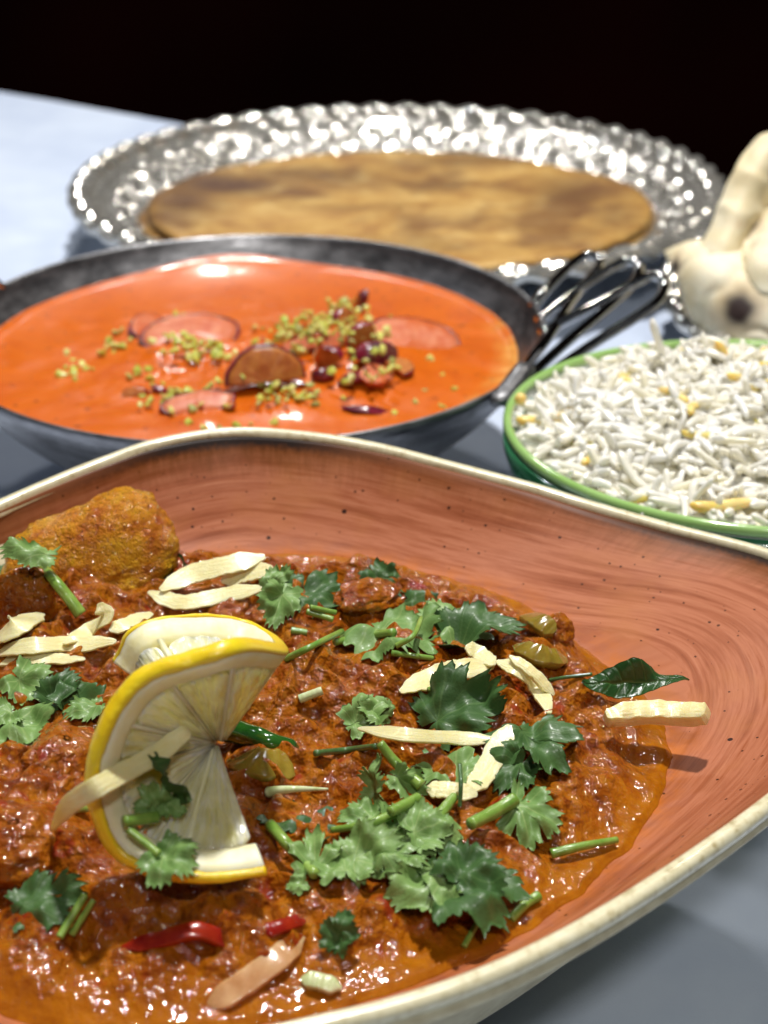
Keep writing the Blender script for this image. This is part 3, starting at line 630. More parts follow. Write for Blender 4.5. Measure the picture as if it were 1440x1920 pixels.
for i, (lab, m, a, kw) in enumerate((
    ('dark coriander leaf behind the pale one at the right end of the back ginger pile', D_, (548, 1132, 628, 1078, .15, .3), dict(width=.8, fold=.1)),
    ('pale folded coriander leaf hanging down right of the back ginger pile', P_, (535, 1098, 505, 1185, .42, .12), dict(width=.55, fold=.5, roll=.3)),
    ('small pale coriander leaf tucked at the end of the back ginger pile', P_, (500, 1110, 545, 1062, .2, .42), dict(width=.7)),
    ('small dark narrow leaf at the back shore of the curry', D_, (690, 1062, 760, 1122, .12, .05), dict(width=.45, fold=.3)),
    ('thin dark leaf lying flat at the back of the curry', D_, (758, 1126, 842, 1142, .06, .1), dict(width=.5)),
    ('dark glossy leaf with a raised edge at the back right of the curry', D_, (826, 1190, 996, 1172, .15, .5), dict(width=.5, fold=.5, curl=.3, roll=.35)),
    ('pale leaf behind the glossy raised leaf at the back right', P_, (820, 1182, 905, 1140, .1, .3), dict(width=.7)),
    ('pale toothed leaf crossed by a stem at the back right of the curry', P_, (690, 1168, 812, 1225, .1, .2), dict(width=.65)),
    ('large dark coriander leaf in the centre above the long ginger shred', D_, (790, 1365, 945, 1280, .15, .6), dict(width=.68, fold=.35, curl=.3, roll=-.1)),
    ('large dark coriander leaf right of the slanting ginger', D_, (965, 1360, 1050, 1455, .25, .25), dict(width=.80, fold=.15)),
    ('ragged dark leaf under the slanting ginger and right leaf', D_, (990, 1410, 925, 1482, .25, .1), dict(width=.7)),
    ('pale narrow leaf left of the long straight ginger', P_, (648, 1362, 740, 1312, .08, .2), dict(width=.55, fold=.3)),
    ('small pale leaf under the left end of the long straight ginger', P_, (735, 1345, 670, 1322, .1, .2), dict(width=.6)),
    ('mid green square leaf above the level ginger chip', P_, (852, 1470, 856, 1400, .18, .28), dict(width=.75)),
    ('large pale coriander leaf right of the thick yellow-green stem', P_, (950, 1500, 1060, 1545, .32, .2), dict(width=.85, curl=.35)),
    ('small flat leaf alone right of the lower lemon', D_, (560, 1562, 566, 1503, .04, .1), dict(width=.75)),
    ('small pale leaf at the left of the lower herb cluster', P_, (710, 1530, 630, 1534, .2, .12), dict(width=.55)),
    ('pale lobed leaf above the thick bright stem', P_, (592, 1640, 588, 1548, .12, .35), dict(width=.65, fold=.25)),
    ('pale leaf in the middle of the lower herb cluster', P_, (640, 1622, 760, 1556, .15, .42), dict(width=.6)),
    ('pale leaf at the right of the lower herb cluster', P_, (760, 1560, 850, 1540, .35, .35), dict(width=.8)),
    ('pale leaf at the top of the lower herb cluster', P_, (755, 1580, 820, 1510, .3, .4), dict(width=.7)),
    ('arched leaf shading a dark hollow in the lower herb cluster', P_, (700, 1600, 800, 1612, .55, .45), dict(width=.55, curl=.7, fold=-.2)),
    ('flat pale leaf at the left of the lower cluster over its stem', P_, (650, 1645, 640, 1580, .2, .3), dict(width=.75)),
    ('largest dark coriander leaf at the bottom of the herb cluster', D_, (800, 1660, 985, 1665, .30, .2), dict(width=.62, curl=.25)),
    ('upper lobe leaf overlapping the largest bottom leaf', D_, (850, 1660, 930, 1585, .32, .5), dict(width=.75)),
    ('pale leaf at the left end of the largest bottom leaf', P_, (850, 1640, 725, 1682, .3, .15), dict(width=.6)),
    ('small leaf below the thick bright stem', P_, (575, 1650, 532, 1665, .08, .08), dict(width=.7)),
    ('dark twisted leaf standing near the bottom right of the curry', D_, (622, 1788, 655, 1706, .05, .35), dict(width=.6, fold=.5)),
    ('lower part leaf of the dark twisted pair near the bottom', D_, (660, 1735, 605, 1770, .25, .05), dict(width=.6, fold=.2)),
    ('dark green leaf alone at the lower left of the curry', D_, (22, 1712, 158, 1655, .08, .22), dict(width=.55, curl=.2)),
    ('pale leaf at the left photo edge below the ginger', P_, (20, 1338, 60, 1395, .25, .15), dict(width=.8)),
    ('pale leaf cut by the left photo edge', P_, (30, 1330, -25, 1350, .25, .2), dict(width=.9)),
    ('pale leaf above the left edge pair', P_, (20, 1262, 105, 1305, .12, .2), dict(width=.7)),
    ('dark folded leaf left of the lemon', D_, (85, 1325, 145, 1258, .15, .45), dict(width=.55, fold=.6)),
    ('blue-green flat leaf touching the left of the lemon rind', D_, (115, 1330, 208, 1292, .1, .2), dict(width=.6)),
    ('lower blue-green flat leaf touching the left of the lemon rind', P_, (200, 1320, 120, 1342, .1, .15), dict(width=.5)),
    ('small leaf at the left edge below the big chicken piece', D_, (-20, 1095, 22, 1070, .2, .3), dict(width=.8)),
    ('hollow curled leaf left side of the central herb cluster', P_, (700, 1505, 712, 1410, .15, .6), dict(width=.45, fold=.6, roll=.5)),
    ('curled leaf right side of the central herb cluster', P_, (730, 1450, 802, 1490, .6, .3), dict(width=.5, fold=.4, roll=-.4)))):
    kw = dict(kw); kw['seed'] = i * 3 + 2; put_leaf(lab, m, *a, **kw)
b = PY(25, 1035, 25.5); t = PY(110, 1038, 25.4); b[2] += .05
put_leaf('pale leaf lying on the left shoulder of the big chicken piece', P_, 0, 0, 0, 0, 0, 0, base=PY(105, 1035, 25.2), tip=PY(0, 1022, 25.3), seed=77, width=.42, curl=.3, fold=-.2)
kw = dict(name='curry_leaf', cat='curry leaf', group='curry leaves in the bowl', kind='lance')
put_leaf('narrow dark curry leaf between big chicken piece and ginger pile', m_curryleaf, 0, 0, 0, 0, 0, 0, base=on(345, 1080, .2), tip=on(253, 1024, .45), seed=80, width=.36, fold=.35, **kw)
put_leaf('dark curry leaf lying on the right shore with its tip on the bowl wall', m_curryleaf, 0, 0, 0, 0, 0, 0, base=on(1095, 1268, .25), tip=P(1292, 1276, 5.0), seed=81, width=.26, fold=.3, curl=.25, **kw)
rod('herb_stem', 'thin dark stalk of the curry leaf on the right shore', 'herb stem', m_stem_d, [(1030, 1277, .05), (1060, 1272, .12), (1110, 1266, .2)], 7, GS)

# ------------------------------------------------------------------ lemon slice, cut once and twisted
LR = 2.40
LC = P(406, 1388, 6.55)
SPOKES = [(500, 1640, 'n'), (372, 1652, 'n'), (272, 1640, 'n'), (205, 1590, 'n'), (163, 1460, 'n'), (190, 1355, 'n'), (262, 1272, 'n'), (350, 1228, 'n'), (445, 1205, 'n'), (533, 1212, 'm'), (480, 1170, 'f'), (380, 1160, 'f'), (255, 1174, 'f'), (215, 1235, 'f')]
ds = []
for px, py, w in SPOKES:
    d = ray(px, py); d /= np.linalg.norm(d); oc = np.array([0, 0, CAMH]) - LC
    b_ = d @ oc; c_ = oc @ oc - LR ** 2; disc = b_ * b_ - c_
    s_ = math.sqrt(max(disc, 0)); t_ = -b_ + {'n': -s_, 'f': s_, 'm': 0}[w] * (1.0)
    v_ = np.array([0, 0, CAMH]) + d * t_ - LC; ds.append(v_ / LR)
    if globals().get('DEBUG'): print('spoke', px, py, w, 'disc', round(disc, 2), 'z', round((LC + v_)[2], 2), 'dir', np.round(ds[-1], 2))
NS = 200
DS = catmull(ds, NS)
tg = np.gradient(DS, axis=0); tg /= np.linalg.norm(tg, axis=1)[:, None]
NRM = np.cross(DS, tg); NRM /= np.linalg.norm(NRM, axis=1)[:, None]
k_ = np.ones(15) / 15
NRM = np.stack([np.convolve(np.pad(NRM[:, j], 7, 'edge'), k_, 'valid') for j in range(3)], 1); NRM /= np.linalg.norm(NRM, axis=1)[:, None]
def LM(ui, rho, t):
    """slice coordinates -> place: ui along the turn 0..1, rho 0..1 from the middle, t across the thickness"""
    x = np.clip(np.asarray(ui) * (NS - 1), 0, NS - 1); i = np.minimum(x.astype(int), NS - 2); f = (x - i)[..., None]
    d = DS[i] * (1 - f) + DS[i + 1] * f; n = NRM[i] * (1 - f) + NRM[i + 1] * f
    tt = np.asarray(t) * (.5 + .5 * smooth01(x / (NS - 1) / .16))      # the lower cut end is sliced thinner
    sag = .05 * np.sin(x / (NS - 1) * 31) * np.asarray(rho) ** 2
    return LC + d * (np.asarray(rho)[..., None] * LR) + n * (tt + sag)[..., None]
TH = .13
lem = thing('lemon_slice', 'twisted lemon slice standing in the curry with yellow rind and a ginger shred on it', 'lemon', (LC[0], LC[1], LC[2] - 1.5))
def band(name, m, loop, nu=160, u0=0, u1=1, wob=.006, seed=0, parent=lem):
    """loop: closed (rho, t) section swept along the turn, ends capped"""
    us_ = np.linspace(u0, u1, nu); k = len(loop); out = []
    for j, (r_, t_) in enumerate(loop):
        nz = wob * fbm(np.stack([us_ * 30, us_ * 0 + j * .7, us_ * 0 + seed], -1), 3)
        out.append(LM(us_, r_ + nz, t_ + nz * 2 + 0 * us_))
    v = np.array(out).transpose(1, 0, 2).reshape(-1, 3)
    f = grid_faces(nu, k, wrap_m=True).tolist() + [list(range(k))[::-1], [(nu - 1) * k + j for j in range(k)]]
    return obj(name, v, f, m, parent)
band('rind', m_rind, [(.955, -TH), (.975, -TH - .005), (.992, -TH + .03), (1.0, -TH + .08), (1.003, 0), (1.0, TH - .08), (.992, TH - .03), (.975, TH + .005), (.955, TH), (.962, 0)], 240)
band('pith', m_pith, [(.79, -TH + .05), (.83, -TH + .004), (.90, -TH - .004), (.956, -TH - .002), (.966, 0), (.956, TH + .002), (.90, TH + .004), (.83, TH - .004), (.79, TH - .05), (.78, 0)], 240, seed=3)
# membranes: thin walls between the segments, and the core
nseg = 10; cuts = np.linspace(0, 1, nseg + 1) + np.concatenate([[0], rng.uniform(-.012, .012, nseg - 1), [0]])
pr = []
for c_ in cuts[1:-1]:
    rr_ = np.linspace(.05, .82, 14)
    L_ = [LM(c_ - .0035 + 0 * rr_, rr_, -TH * .9 + 0 * rr_), LM(c_ + .0035 + 0 * rr_, rr_, -TH * .9 + 0 * rr_), LM(c_ + .0035 + 0 * rr_, rr_, TH * .9 + 0 * rr_), LM(c_ - .0035 + 0 * rr_, rr_, TH * .9 + 0 * rr_)]
    v = np.array(L_).transpose(1, 0, 2).reshape(-1, 3); pr.append((v, grid_faces(14, 4, wrap_m=True)))
v, f = join(pr); obj('membrane', v, f, m_pith, lem)
for s_ in range(nseg):
    u0, u1 = cuts[s_] + .005, cuts[s_ + 1] - .005; n1, n2 = 26, 26
    ta_ = np.linspace(0, 1, n1)[:, None]; rb = np.linspace(0, 1, n2)[None]
    rho = .06 + (.80 - .06 - .06 * (2 * ta_ - 1) ** 4) * rb ** .8
    uu_ = u0 + (u1 - u0) * (.5 + (ta_ - .5) * (1 - .15 * (1 - rb) ** 2)); rho = rho + 0 * uu_
    puff = TH * (.72 + .34 * (np.clip(1 - (2 * ta_ - 1) ** 2, 0, 1) ** .4) * np.sin(math.pi * np.clip(rb, .02, .98)) ** .4)
    fi = np.stack([uu_ * 70, rho * 3.5 + s_, uu_ * 0], -1)
    puff = puff + .030 * fbm(fi, 3, .6) + .02 * fbm(np.stack([uu_ * 160, rho * 6, uu_ * 0], -1), 2)
    A_ = LM(uu_, rho, puff); B_ = LM(uu_, rho, -puff)
    F1 = grid_faces(n1, n2); N = n1 * n2
    bd = [i * n2 for i in range(n1)] + [(n1 - 1) * n2 + j for j in range(1, n2)] + [i * n2 + n2 - 1 for i in range(n1 - 2, -1, -1)] + [j for j in range(n2 - 2, 0, -1)]
    side = [[bd[k], bd[(k + 1) % len(bd)], bd[(k + 1) % len(bd)] + N, bd[k] + N] for k in range(len(bd))]
    obj('pulp_segment', np.vstack([A_.reshape(-1, 3), B_.reshape(-1, 3)]), F1.tolist() + (F1[:, ::-1] + N).tolist() + side, m_pulp, lem, uv=np.tile(np.stack([uu_ * 75, rho * 5 + s_ * 3.3], -1).reshape(-1, 2), (2, 1)))

def onL(px, py, off=0.0):
    """a place just in front of the lemon's near face, as seen at this place of the photo"""
    best = None; us_ = np.linspace(0, .66, 90)[:, None]; rs_ = np.linspace(.05, 1, 50)[None]
    for sgn in (1, -1):
        q = LM(us_ + 0 * rs_, rs_ + 0 * us_, sgn * TH + 0 * us_ * rs_)
        D = q - np.array([0, 0, CAMH]); dep = D[..., 1] * CP - D[..., 2] * SP
        X = 720 + D[..., 0] / dep * FPX; Yp = 960 - (D[..., 1] * SP + D[..., 2] * CP) / dep * FPX
        e = (X - px) ** 2 + (Yp - py) ** 2; k = np.argsort(e.ravel())[:3]
        for kk in k:
            if best is None or e.ravel()[kk] < 400 and dep.ravel()[kk] < best[0]: best = (dep.ravel()[kk], e.ravel()[kk])
    dep = best[0] - off; d = ray(px, py); return np.array([0, 0, CAMH]) + d * dep
# what lies on the lemon
pts = np.array([onL(352, 1368, .12), onL(300, 1410, .14), onL(230, 1450, .16), onL(178, 1478, .22)])
e_ = on(97, 1556, .15); m_ = (pts[-1] + e_) / 2; pts = np.vstack([pts, P(128, 1512, m_[2] + .2), e_])
v, f = sliver(pts, .30, .08, 31, up=(0, -.7, .5), rough=.1, taper=(.8, .3))
tag(obj('ginger_shred', v, f, m_ginger, uv=strip_uv()), 'long curved ginger shred draped over the lemon slice', 'ginger', GG)
put_leaf('pale coriander leaf lying on the lemon pulp', P_, 0, 0, 0, 0, 0, 0, base=onL(300, 1520, .16), tip=onL(275, 1468, .22), seed=90, width=.9)
put_leaf('small bluish leaf lobe on the lemon pulp right of the pale one', P_, 0, 0, 0, 0, 0, 0, base=onL(310, 1500, .16), tip=onL(345, 1530, .2), seed=91, width=.9)
put_leaf('dark curled coriander leaf sticking up from the lemon pulp', D_, 0, 0, 0, 0, 0, 0, base=onL(320, 1472, .12), tip=onL(290, 1425, .45), seed=92, width=.9, fold=.6, curl=.5)
put_leaf('coriander leaf at the bottom of the lemon hanging over the rind', P_, 0, 0, 0, 0, 0, 0, base=onL(290, 1590, .18), tip=onL(368, 1645, .2), seed=93, width=.75)
for lab, a_, b_, r_ in (('short green stem lying across the lemon pulp', (232, 1540), (295, 1532), .085), ('thin green stem leading down the lemon to the lowest leaf', (240, 1555), (298, 1602), .06)):
    q = catmull([onL(*a_, .2), onL((a_[0] + b_[0]) / 2, (a_[1] + b_[1]) / 2, .22), onL(*b_, .2)], 16); v, f = tube(q, r_, 10)
    tag(obj('herb_stem', v, f, m_stem), lab, 'herb stem', GS)

# ------------------------------------------------------------------ the steel pan and its tomato sauce
PC = np.array([-3.91, 41.96]); PR, PZ = 8.5, 4.8
def revolve(prof, c, n=200, wob=None):
    t = np.linspace(0, 2 * math.pi, n, endpoint=False); prof = np.asarray(prof, float)
    r = prof[:, 0][:, None] + 0 * t; z = prof[:, 1][:, None] + 0 * t
    if wob is not None: r, z = wob(r, z, t[None])
    return np.stack([c[0] + r * np.cos(t), c[1] + r * np.sin(t), z], -1).reshape(-1, 3), grid_faces(len(prof), n, wrap_m=True)
pan = thing('karahi_pan', 'round worn steel serving pan with looped wire handle, full of orange sauce', 'pan', (PC[0], PC[1], 0))
ip = [(0, .9), (2, .95), (4, 1.35), (5.6, 2.1), (6.8, 3.0), (7.7, 3.85), (8.2, 4.4), (8.42, 4.76), (8.5, 4.80), (8.57, 4.76), (8.36, 4.35), (7.95, 3.7), (7.1, 2.75), (5.8, 1.7), (4.6, 1.05), (4.4, .35), (4.3, 0), (4.1, 0), (4.0, .5), (0, .5)]
ipc = catmull(ip[:8], 40).tolist() + ip[8:10] + catmull(ip[10:15], 20).tolist() + ip[15:]
v, f = revolve([(max(r, .01), z) for r, z in ipc], PC, 240)
obj('pan_body', v, f, m_pan, pan)
# three wire loops fanned from one bracket at the right, one stub loop showing at the left
def wirepts(*a): return catmull(np.array(a), 60)
hb = PY(938, 742, 36.6)
LOOPS = [([(945, 752, 36.2), (985, 690, 37.2), (1030, 630, 38.6), (1075, 560, 40.5), (1108, 520, 41.5), (1125, 495, 42.3), (1118, 481, 43.2), (1095, 480, 44.2), (1062, 505, 45.0), (1020, 548, 45.2), (1000, 575, 44.8)], .155),
         ([(950, 756, 36.4), (1000, 700, 37.6), (1065, 640, 39.2), (1130, 585, 40.8), (1175, 545, 42), (1197, 515, 42.8), (1195, 495, 43.6), (1172, 490, 44.8), (1125, 515, 45.8), (1060, 560, 45.6), (1010, 600, 44.2)], .155),
         ([(955, 758, 36.6), (1040, 695, 38.2), (1120, 640, 39.6), (1180, 603, 40.6), (1225, 572, 41.4), (1246, 545, 42.2), (1243, 525, 43.2), (1218, 517, 44.5), (1165, 545, 45.6), (1080, 590, 45.2), (1015, 625, 43.6)], .155)]
def hp(px, py, y):  # keep the wires above the table
    p = PY(px, py, y)
    return p
for pts, r_ in LOOPS:
    z0, z1 = 4.3, 4.6
    # the loops rise a little from the bracket; their height follows from how far out they are
    q = []
    for i, (px, py, y) in enumerate(pts):
        k = i / (len(pts) - 1); z = 4.55 + 1.5 * math.sin(math.pi * min(1, k * 1.25)) ** 1.0 if k < .8 else 5.0
        z = np.interp(k, [0, .3, .6, .75, 1], [4.45, 4.9, 5.3, 5.3, 4.7]); q.append(P(px, py, z))
    v, f = tube(catmull(q, 90), r_, 12); obj('handle_loop', v, f, m_wire, pan)
br = np.array([P(925, 748, 4.6), P(945, 740, 4.7), P(985, 690, 4.95)]); v, f = tube(catmull(br, 14), [.34] * 7 + [.30] * 7, 14, flat=.6); obj('handle_bracket', v, f, m_pan, pan)
q = [P(1015, 585, 4.5), P(1000, 640, 4.55), P(975, 700, 4.55), P(945, 745, 4.55)]; 
q = [P(20, 560, 4.2), P(-15, 530, 4.9), P(-60, 518, 5.2), P(-110, 540, 5.2), P(-110, 600, 4.8)]; v, f = tube(catmull(q, 40), .2, 12); obj('handle_loop', v, f, m_wire, pan)

SB = []
for px, py, r_, h_ in ((625, 640, 1.9, .55), (340, 640, 1.3, .22), (480, 700, 1.4, .2), (700, 690, 1.2, .3), (380, 770, .8, .15), (760, 640, 1.2, .15), (560, 600, 1.2, .25), (560, 740, .9, .14)):
    p = P(px, py, 4.2); SB.append((p[0], p[1], r_, h_))
def SZ(x, y):
    r = np.hypot(x - PC[0], y - PC[1]); q = xyz(x, y)
    z = 3.86 + (.05 * fbm(q / 2.2, 2) + .02 * perlin(q * 1.3 + 9)) * (1 - .8 * smooth01((y - PC[1] - 2) / 3))
    z = z + .34 * np.clip((r - 5.2) / 2.7, 0, 1.2) ** 2.0 * smooth01((y - PC[1]) / 4 + .3) * (.25 + 1.1 * np.exp(-((x + 5.3) / 2.3) ** 2))      # creeps up the far wall
    z = z + .10 * np.clip(1 - np.abs(7.72 - r) / .25, 0, 1) ** 2
    for bx, by, br_, bh in SB: z = z + bh * np.exp(-((x - bx) ** 2 + (y - by) ** 2) / br_ ** 2)
    z = z + .05 * np.exp(-((x - PC[0]) ** 2 + (y - PC[1]) ** 2) / 16) * fbm(q * 1.6, 3)
    return z
n1, n2 = 420, 120
ta = np.linspace(0, 2 * math.pi, n1, endpoint=False)[:, None]; s_ = np.linspace(0, 1, n2)[None] ** .75
RS = 7.80 + .13 * np.clip(np.sin(ta), 0, 1) + .05 * fbm(xyz(np.cos(ta) * 4, np.sin(ta) * 4), 3)
x = PC[0] + RS * s_ * np.cos(ta); y = PC[1] + RS * s_ * np.sin(ta); z = SZ(x.ravel(), y.ravel()).reshape(x.shape)
skin = np.clip(smooth01((RS * s_ - 6.9) / .8) * np.exp(-((((ta + .35 + math.pi) % (2 * math.pi)) - math.pi) / .55) ** 2) * (1 + 1.2 * fbm(xyz(x * 1.2, y * 1.2), 3)), 0, .9)
sauce = thing('tomato_curry', 'smooth orange tomato sauce filling the steel pan', 'curry', (PC[0], PC[1], 1.2))
obj('sauce', np.stack([x, y, z], -1).reshape(-1, 3), grid_faces(n1, n2, wrap_n=True), m_sauce, sauce, attrs={'skin': skin}, recalc=False)
def onS(px, py, lift=0):
    p = hit(px, py, SZ, 6.0); return P(px, py, p[2] + lift) if lift else p

# root vegetable slices with crimson skin
def slice_(label, pa, pb, depth, lift, tilt, m_in, seed, half=False, thick=.35, group='crimson skinned vegetable slices in the orange sauce'):
    """a round or half-round slice spanning the photo from pa to pb"""
    A, B = onS(*pa, lift), onS(*pb, lift); c = (A + B) / 2; w = np.linalg.norm(B - A) / 2; xa = (B - A) / (2 * w)
    up = np.array([0, math.sin(tilt) * .4, 1.0]); ya = np.cross([0, 0, 1.0], xa); ya /= np.linalg.norm(ya); za = np.cross(xa, ya)
    ct_, st_ = math.cos(tilt), math.sin(tilt); ya, za = ct_ * ya + st_ * za, ct_ * za - st_ * ya
    n = 40; th = np.linspace(0, math.pi if half else 2 * math.pi, n, endpoint=half)
    r = 1 + .05 * fbm(xyz(np.cos(th) * 1.5 + seed, np.sin(th) * 1.5), 3)
    t = thing('vegetable_slice', label, 'vegetable', c - [0, 0, .1], group)
    def lay(rad, off, dome=0): return c + (np.cos(th) * r * rad * w)[:, None] * xa + (np.sin(th) * r * rad * depth)[:, None] * ya + off * za
    rings_ = [lay(.02, thick / 2 + .05), lay(.5, thick / 2 + .045), lay(.8, thick / 2 + .02), lay(.95, thick / 2)]
    g = np.array(rings_); g += (.03 * fbm(g * 3, 3))[..., None] * za
    bot = np.array([lay(.95, -thick / 2), lay(.02, -thick / 2)])
    g2 = np.concatenate([g, bot]); v = g2.reshape(-1, 3); f = grid_faces(len(g2), n, wrap_m=True).tolist()
    obj('flesh', v, f, m_in, t)
    loop = np.array([lay(.95, thick / 2 + .01), lay(1.0, thick / 2), lay(1.04, 0), lay(1.0, -thick / 2), lay(.95, -thick / 2 - .01), lay(.95, 0)])
    if half: loop = loop
    obj('skin', loop.reshape(-1, 3), grid_faces(6, n, wrap_n=True, wrap_m=not half), m_skin, t)
slice_('left slice with crimson skin under green crumbs', (262, 645), (450, 622), .85, .04, .42, m_flesh, 1)
slice_('half round orange slice standing up in the middle of the sauce', (425, 725), (572, 708), 1.0, .2, 1.15, m_flesh_o, 2, half=True, thick=.5)
slice_('broad pink round slice right of the green crumbs', (680, 640), (858, 640), 1.0, .0, .38, m_flesh, 3, thick=.25)
slice_('low piece of slice at the front of the sauce under crumbs', (300, 775), (440, 752), .40, .0, .5, m_flesh, 4, thick=.4)
slice_('small slice leaning against the left one', (252, 635), (300, 600), .5, .0, .6, m_flesh, 5, thick=.25)
def chunk(label, px, py, sz, rot, seed, lift=.1, m=m_skin):
    c = onS(px, py, lift); v, f = ball(30, 20); v = v * (1 + .10 * fbm(v * 1.4 + seed, 3))[:, None]; r_ = np.random.default_rng(seed); cut = np.zeros(len(v), bool)
    for _ in range(4):
        n_ = r_.normal(size=3); n_ /= np.linalg.norm(n_); d_ = r_.uniform(.15, .5); e = v @ n_ - d_; cut |= e > 0; v = v - np.clip(e, 0, None)[:, None] * n_ * .97
    v = v + .03 * perlin(v * 5 + seed)[:, None]; v = (v * np.array(sz) * 1.35) @ rotmat(*rot).T + c
    o = obj('beet_piece', v, f, m); o.data.materials.append(m_flesh_o if m is m_skin else m_skin)
    for p in o.data.polygons:
        if all(cut[i] for i in p.vertices) and seed % 3: p.material_index = 1
    o.data.set_sharp_from_angle(angle=math.radians(35))
    tag(o, label, 'vegetable', 'dark crimson pieces in the orange sauce')
chunk('pointed dark crimson piece standing at the back of the crumb pile', 672, 572, (.16, .16, .42), (.1, .5, .2), 1, .25)
chunk('dark crimson piece at the left under the back of the crumb pile', 640, 592, (.3, .2, .2), (.1, .1, .2), 2, .1)
chunk('large dark crimson chunk at the right of the crumb pile', 705, 668, (.55, .4, .32), (.1, .1, .3), 3, .15)
chunk('dark crimson chunk at the lower right of the crumb pile', 745, 690, (.42, .3, .26), (.1, .2, .8), 4, .1)
chunk('dark crimson chunk between the half round slice and the pile', 618, 672, (.42, .3, .28), (.1, .3, .1), 5, .15)
chunk('dark crimson chunk in front of the pile', 660, 712, (.35, .25, .2), (0, .1, .1), 6, .08)
chunk('small crimson wedge left of the front crumbs', 255, 738, (.30, .16, .14), (0, .2, .3), 7, .05)
chunk('dull crimson piece beside the small wedge', 298, 732, (.26, .16, .12), (0, .1, .1), 8, .03)
chunk('flat crimson strip at the front right of the sauce', 690, 770, (.52, .16, .10), (0, .05, -.08), 9, .03)
chunk('dark crimson tip at the right end of the front slice', 428, 764, (.16, .16, .14), (0, .1, .1), 10, .1)
chunk('large sauce coated slice piece in the heart of the crumb pile', 590, 645, (.7, .55, .35), (.2, .1, .5), 21, .1, m_flesh)
chunk('crimson edged piece at the top of the crumb pile', 655, 605, (.5, .4, .4), (.3, .2, 1.2), 22, .15)
chunk('dark glossy crimson piece in the right half of the pile', 690, 640, (.5, .45, .38), (.3, .4, .2), 23, .25)
chunk('pinkish piece at the right front of the pile', 715, 705, (.5, .35, .25), (.1, .2, .6), 24, .12, m_flesh)
chunk('crimson piece below the half round slice', 610, 700, (.35, .25, .2), (.1, .2, .9), 25, .08)
# pistachio crumbs: eight shapes shared by all
pm = []
for k in range(8):
    v, f = ball(7, 6); r_ = np.random.default_rng(k + 50); v = np.sign(v) * np.abs(v) ** .8; v = v * (1 + .45 * perlin(v * 1.6 + k * 5))[:, None] * r_.uniform([.8, .6, .4], [1.15, .85, .6])
    me = make_mesh('pistachio_crumb', v * .135, f, smooth=False); me.materials.append(m_pist); pm.append(me)
def copies(meshes, name, spots, label, cat, group):
    for i, (p, rot, s) in enumerate(spots):
        o = bpy.data.objects.new(name, meshes[i % len(meshes)]); col.objects.link(o)
        o.location = (np.asarray(p) * CM).tolist(); o.rotation_euler = rot; o.scale = (s, s, s); tag(o, label if isinstance(label, str) else label[i], cat, group)
def scatter(groups, seed, H=onS):
    r_ = np.random.default_rng(seed); out = []
    for px, py, sx_, sy_, n, l0, l1 in groups:
        for _ in range(n):
            a, b = r_.normal(px, sx_), r_.normal(py, sy_); out.append((H(a, b, r_.uniform(l0, l1)), tuple(r_.uniform(-1, 1, 2)) + (r_.uniform(0, 6.3),), r_.uniform(.5, 1.25)))
    return out
copies(pm, 'pistachio_crumb', scatter([(575, 612, 36, 16, 70, .1, .5), (640, 595, 28, 14, 34, .15, .5), (540, 645, 28, 14, 26, .1, .4), (700, 640, 34, 20, 26, .3, .6), (650, 575, 14, 10, 10, .3, .6)], 1), 'yellow-green pistachio crumb in the large pile right of the middle of the sauce', 'nut', 'pistachio crumbs in the large pile')
copies(pm, 'pistachio_crumb', scatter([(325, 640, 22, 12, 18, .15, .4), (395, 660, 22, 12, 26, .1, .3), (350, 600, 16, 6, 6, .1, .3)], 2), 'yellow-green pistachio crumb on the left crimson skinned slice', 'nut', 'pistachio crumbs on the left slice')
copies(pm, 'pistachio_crumb', scatter([(340, 745, 34, 12, 34, .05, .25), (510, 735, 46, 12, 26, .05, .2), (560, 748, 30, 8, 12, .03, .1), (455, 690, 6, 10, 3, .4, .5), (700, 700, 36, 10, 12, .2, .4)], 3), 'yellow-green pistachio crumb in the scattered front group', 'nut', 'pistachio crumbs in the front group')
copies([pm[0], pm[3]], 'pistachio_crumb', scatter([(215, 640, 16, 10, 12, .02, .1), (140, 690, 18, 10, 14, .0, .05), (260, 700, 14, 10, 8, .03, .1), (420, 800, 60, 8, 8, 0, .05), (800, 740, 40, 30, 7, 0, .04)], 4), 'yellow-green pistachio crumb lying loose on the sauce', 'nut', 'loose pistachio crumbs')

# ------------------------------------------------------------------ rice bowl
RC = np.array([9.3, 34.45]); RA, RB, RBZ = 6.25, 5.65, 4.8
tt_ = np.linspace(0, 2 * math.pi, 200, endpoint=False)
def ering(k, z, add=0): return np.stack([RC[0] + (RA * k + add) * np.cos(tt_), RC[1] + (RB * k + add) * np.sin(tt_), z + 0 * tt_], -1)
rb = thing('rice_bowl', 'white china bowl with green rim and green leaf motifs, heaped with rice', 'bowl', (RC[0], RC[1], 0))
inn = [ering(.02, 1.2)] + [ering(k, 1.2 + 3.55 * k ** 3.4) for k in np.linspace(.2, .985, 16)]
out = [ering(1.0, 4.76, .08), ering(1.0, 4.3, .02), ering(.93, 3.2, 0), ering(.80, 1.9), ering(.60, .8), ering(.5, .5), ering(.48, 0), ering(.45, 0), ering(.44, .4), ering(.02, .5)]
g = np.array(inn + out[:1]); 
obj('bowl_body', np.array(inn + out).reshape(-1, 3), grid_faces(len(inn + out), 200, wrap_m=True), m_bowl_w, rb)
gb = np.array([ering(1.0, 4.68, .13), ering(1.0, 4.2, .10), ering(.955, 3.4, .12), ering(.950, 3.36, .06), ering(.99, 4.1, -.02), ering(1.0, 4.6, .02)])
obj('outer_band', gb.reshape(-1, 3), grid_faces(6, 200, True, True), m_bowl_dg, rb)
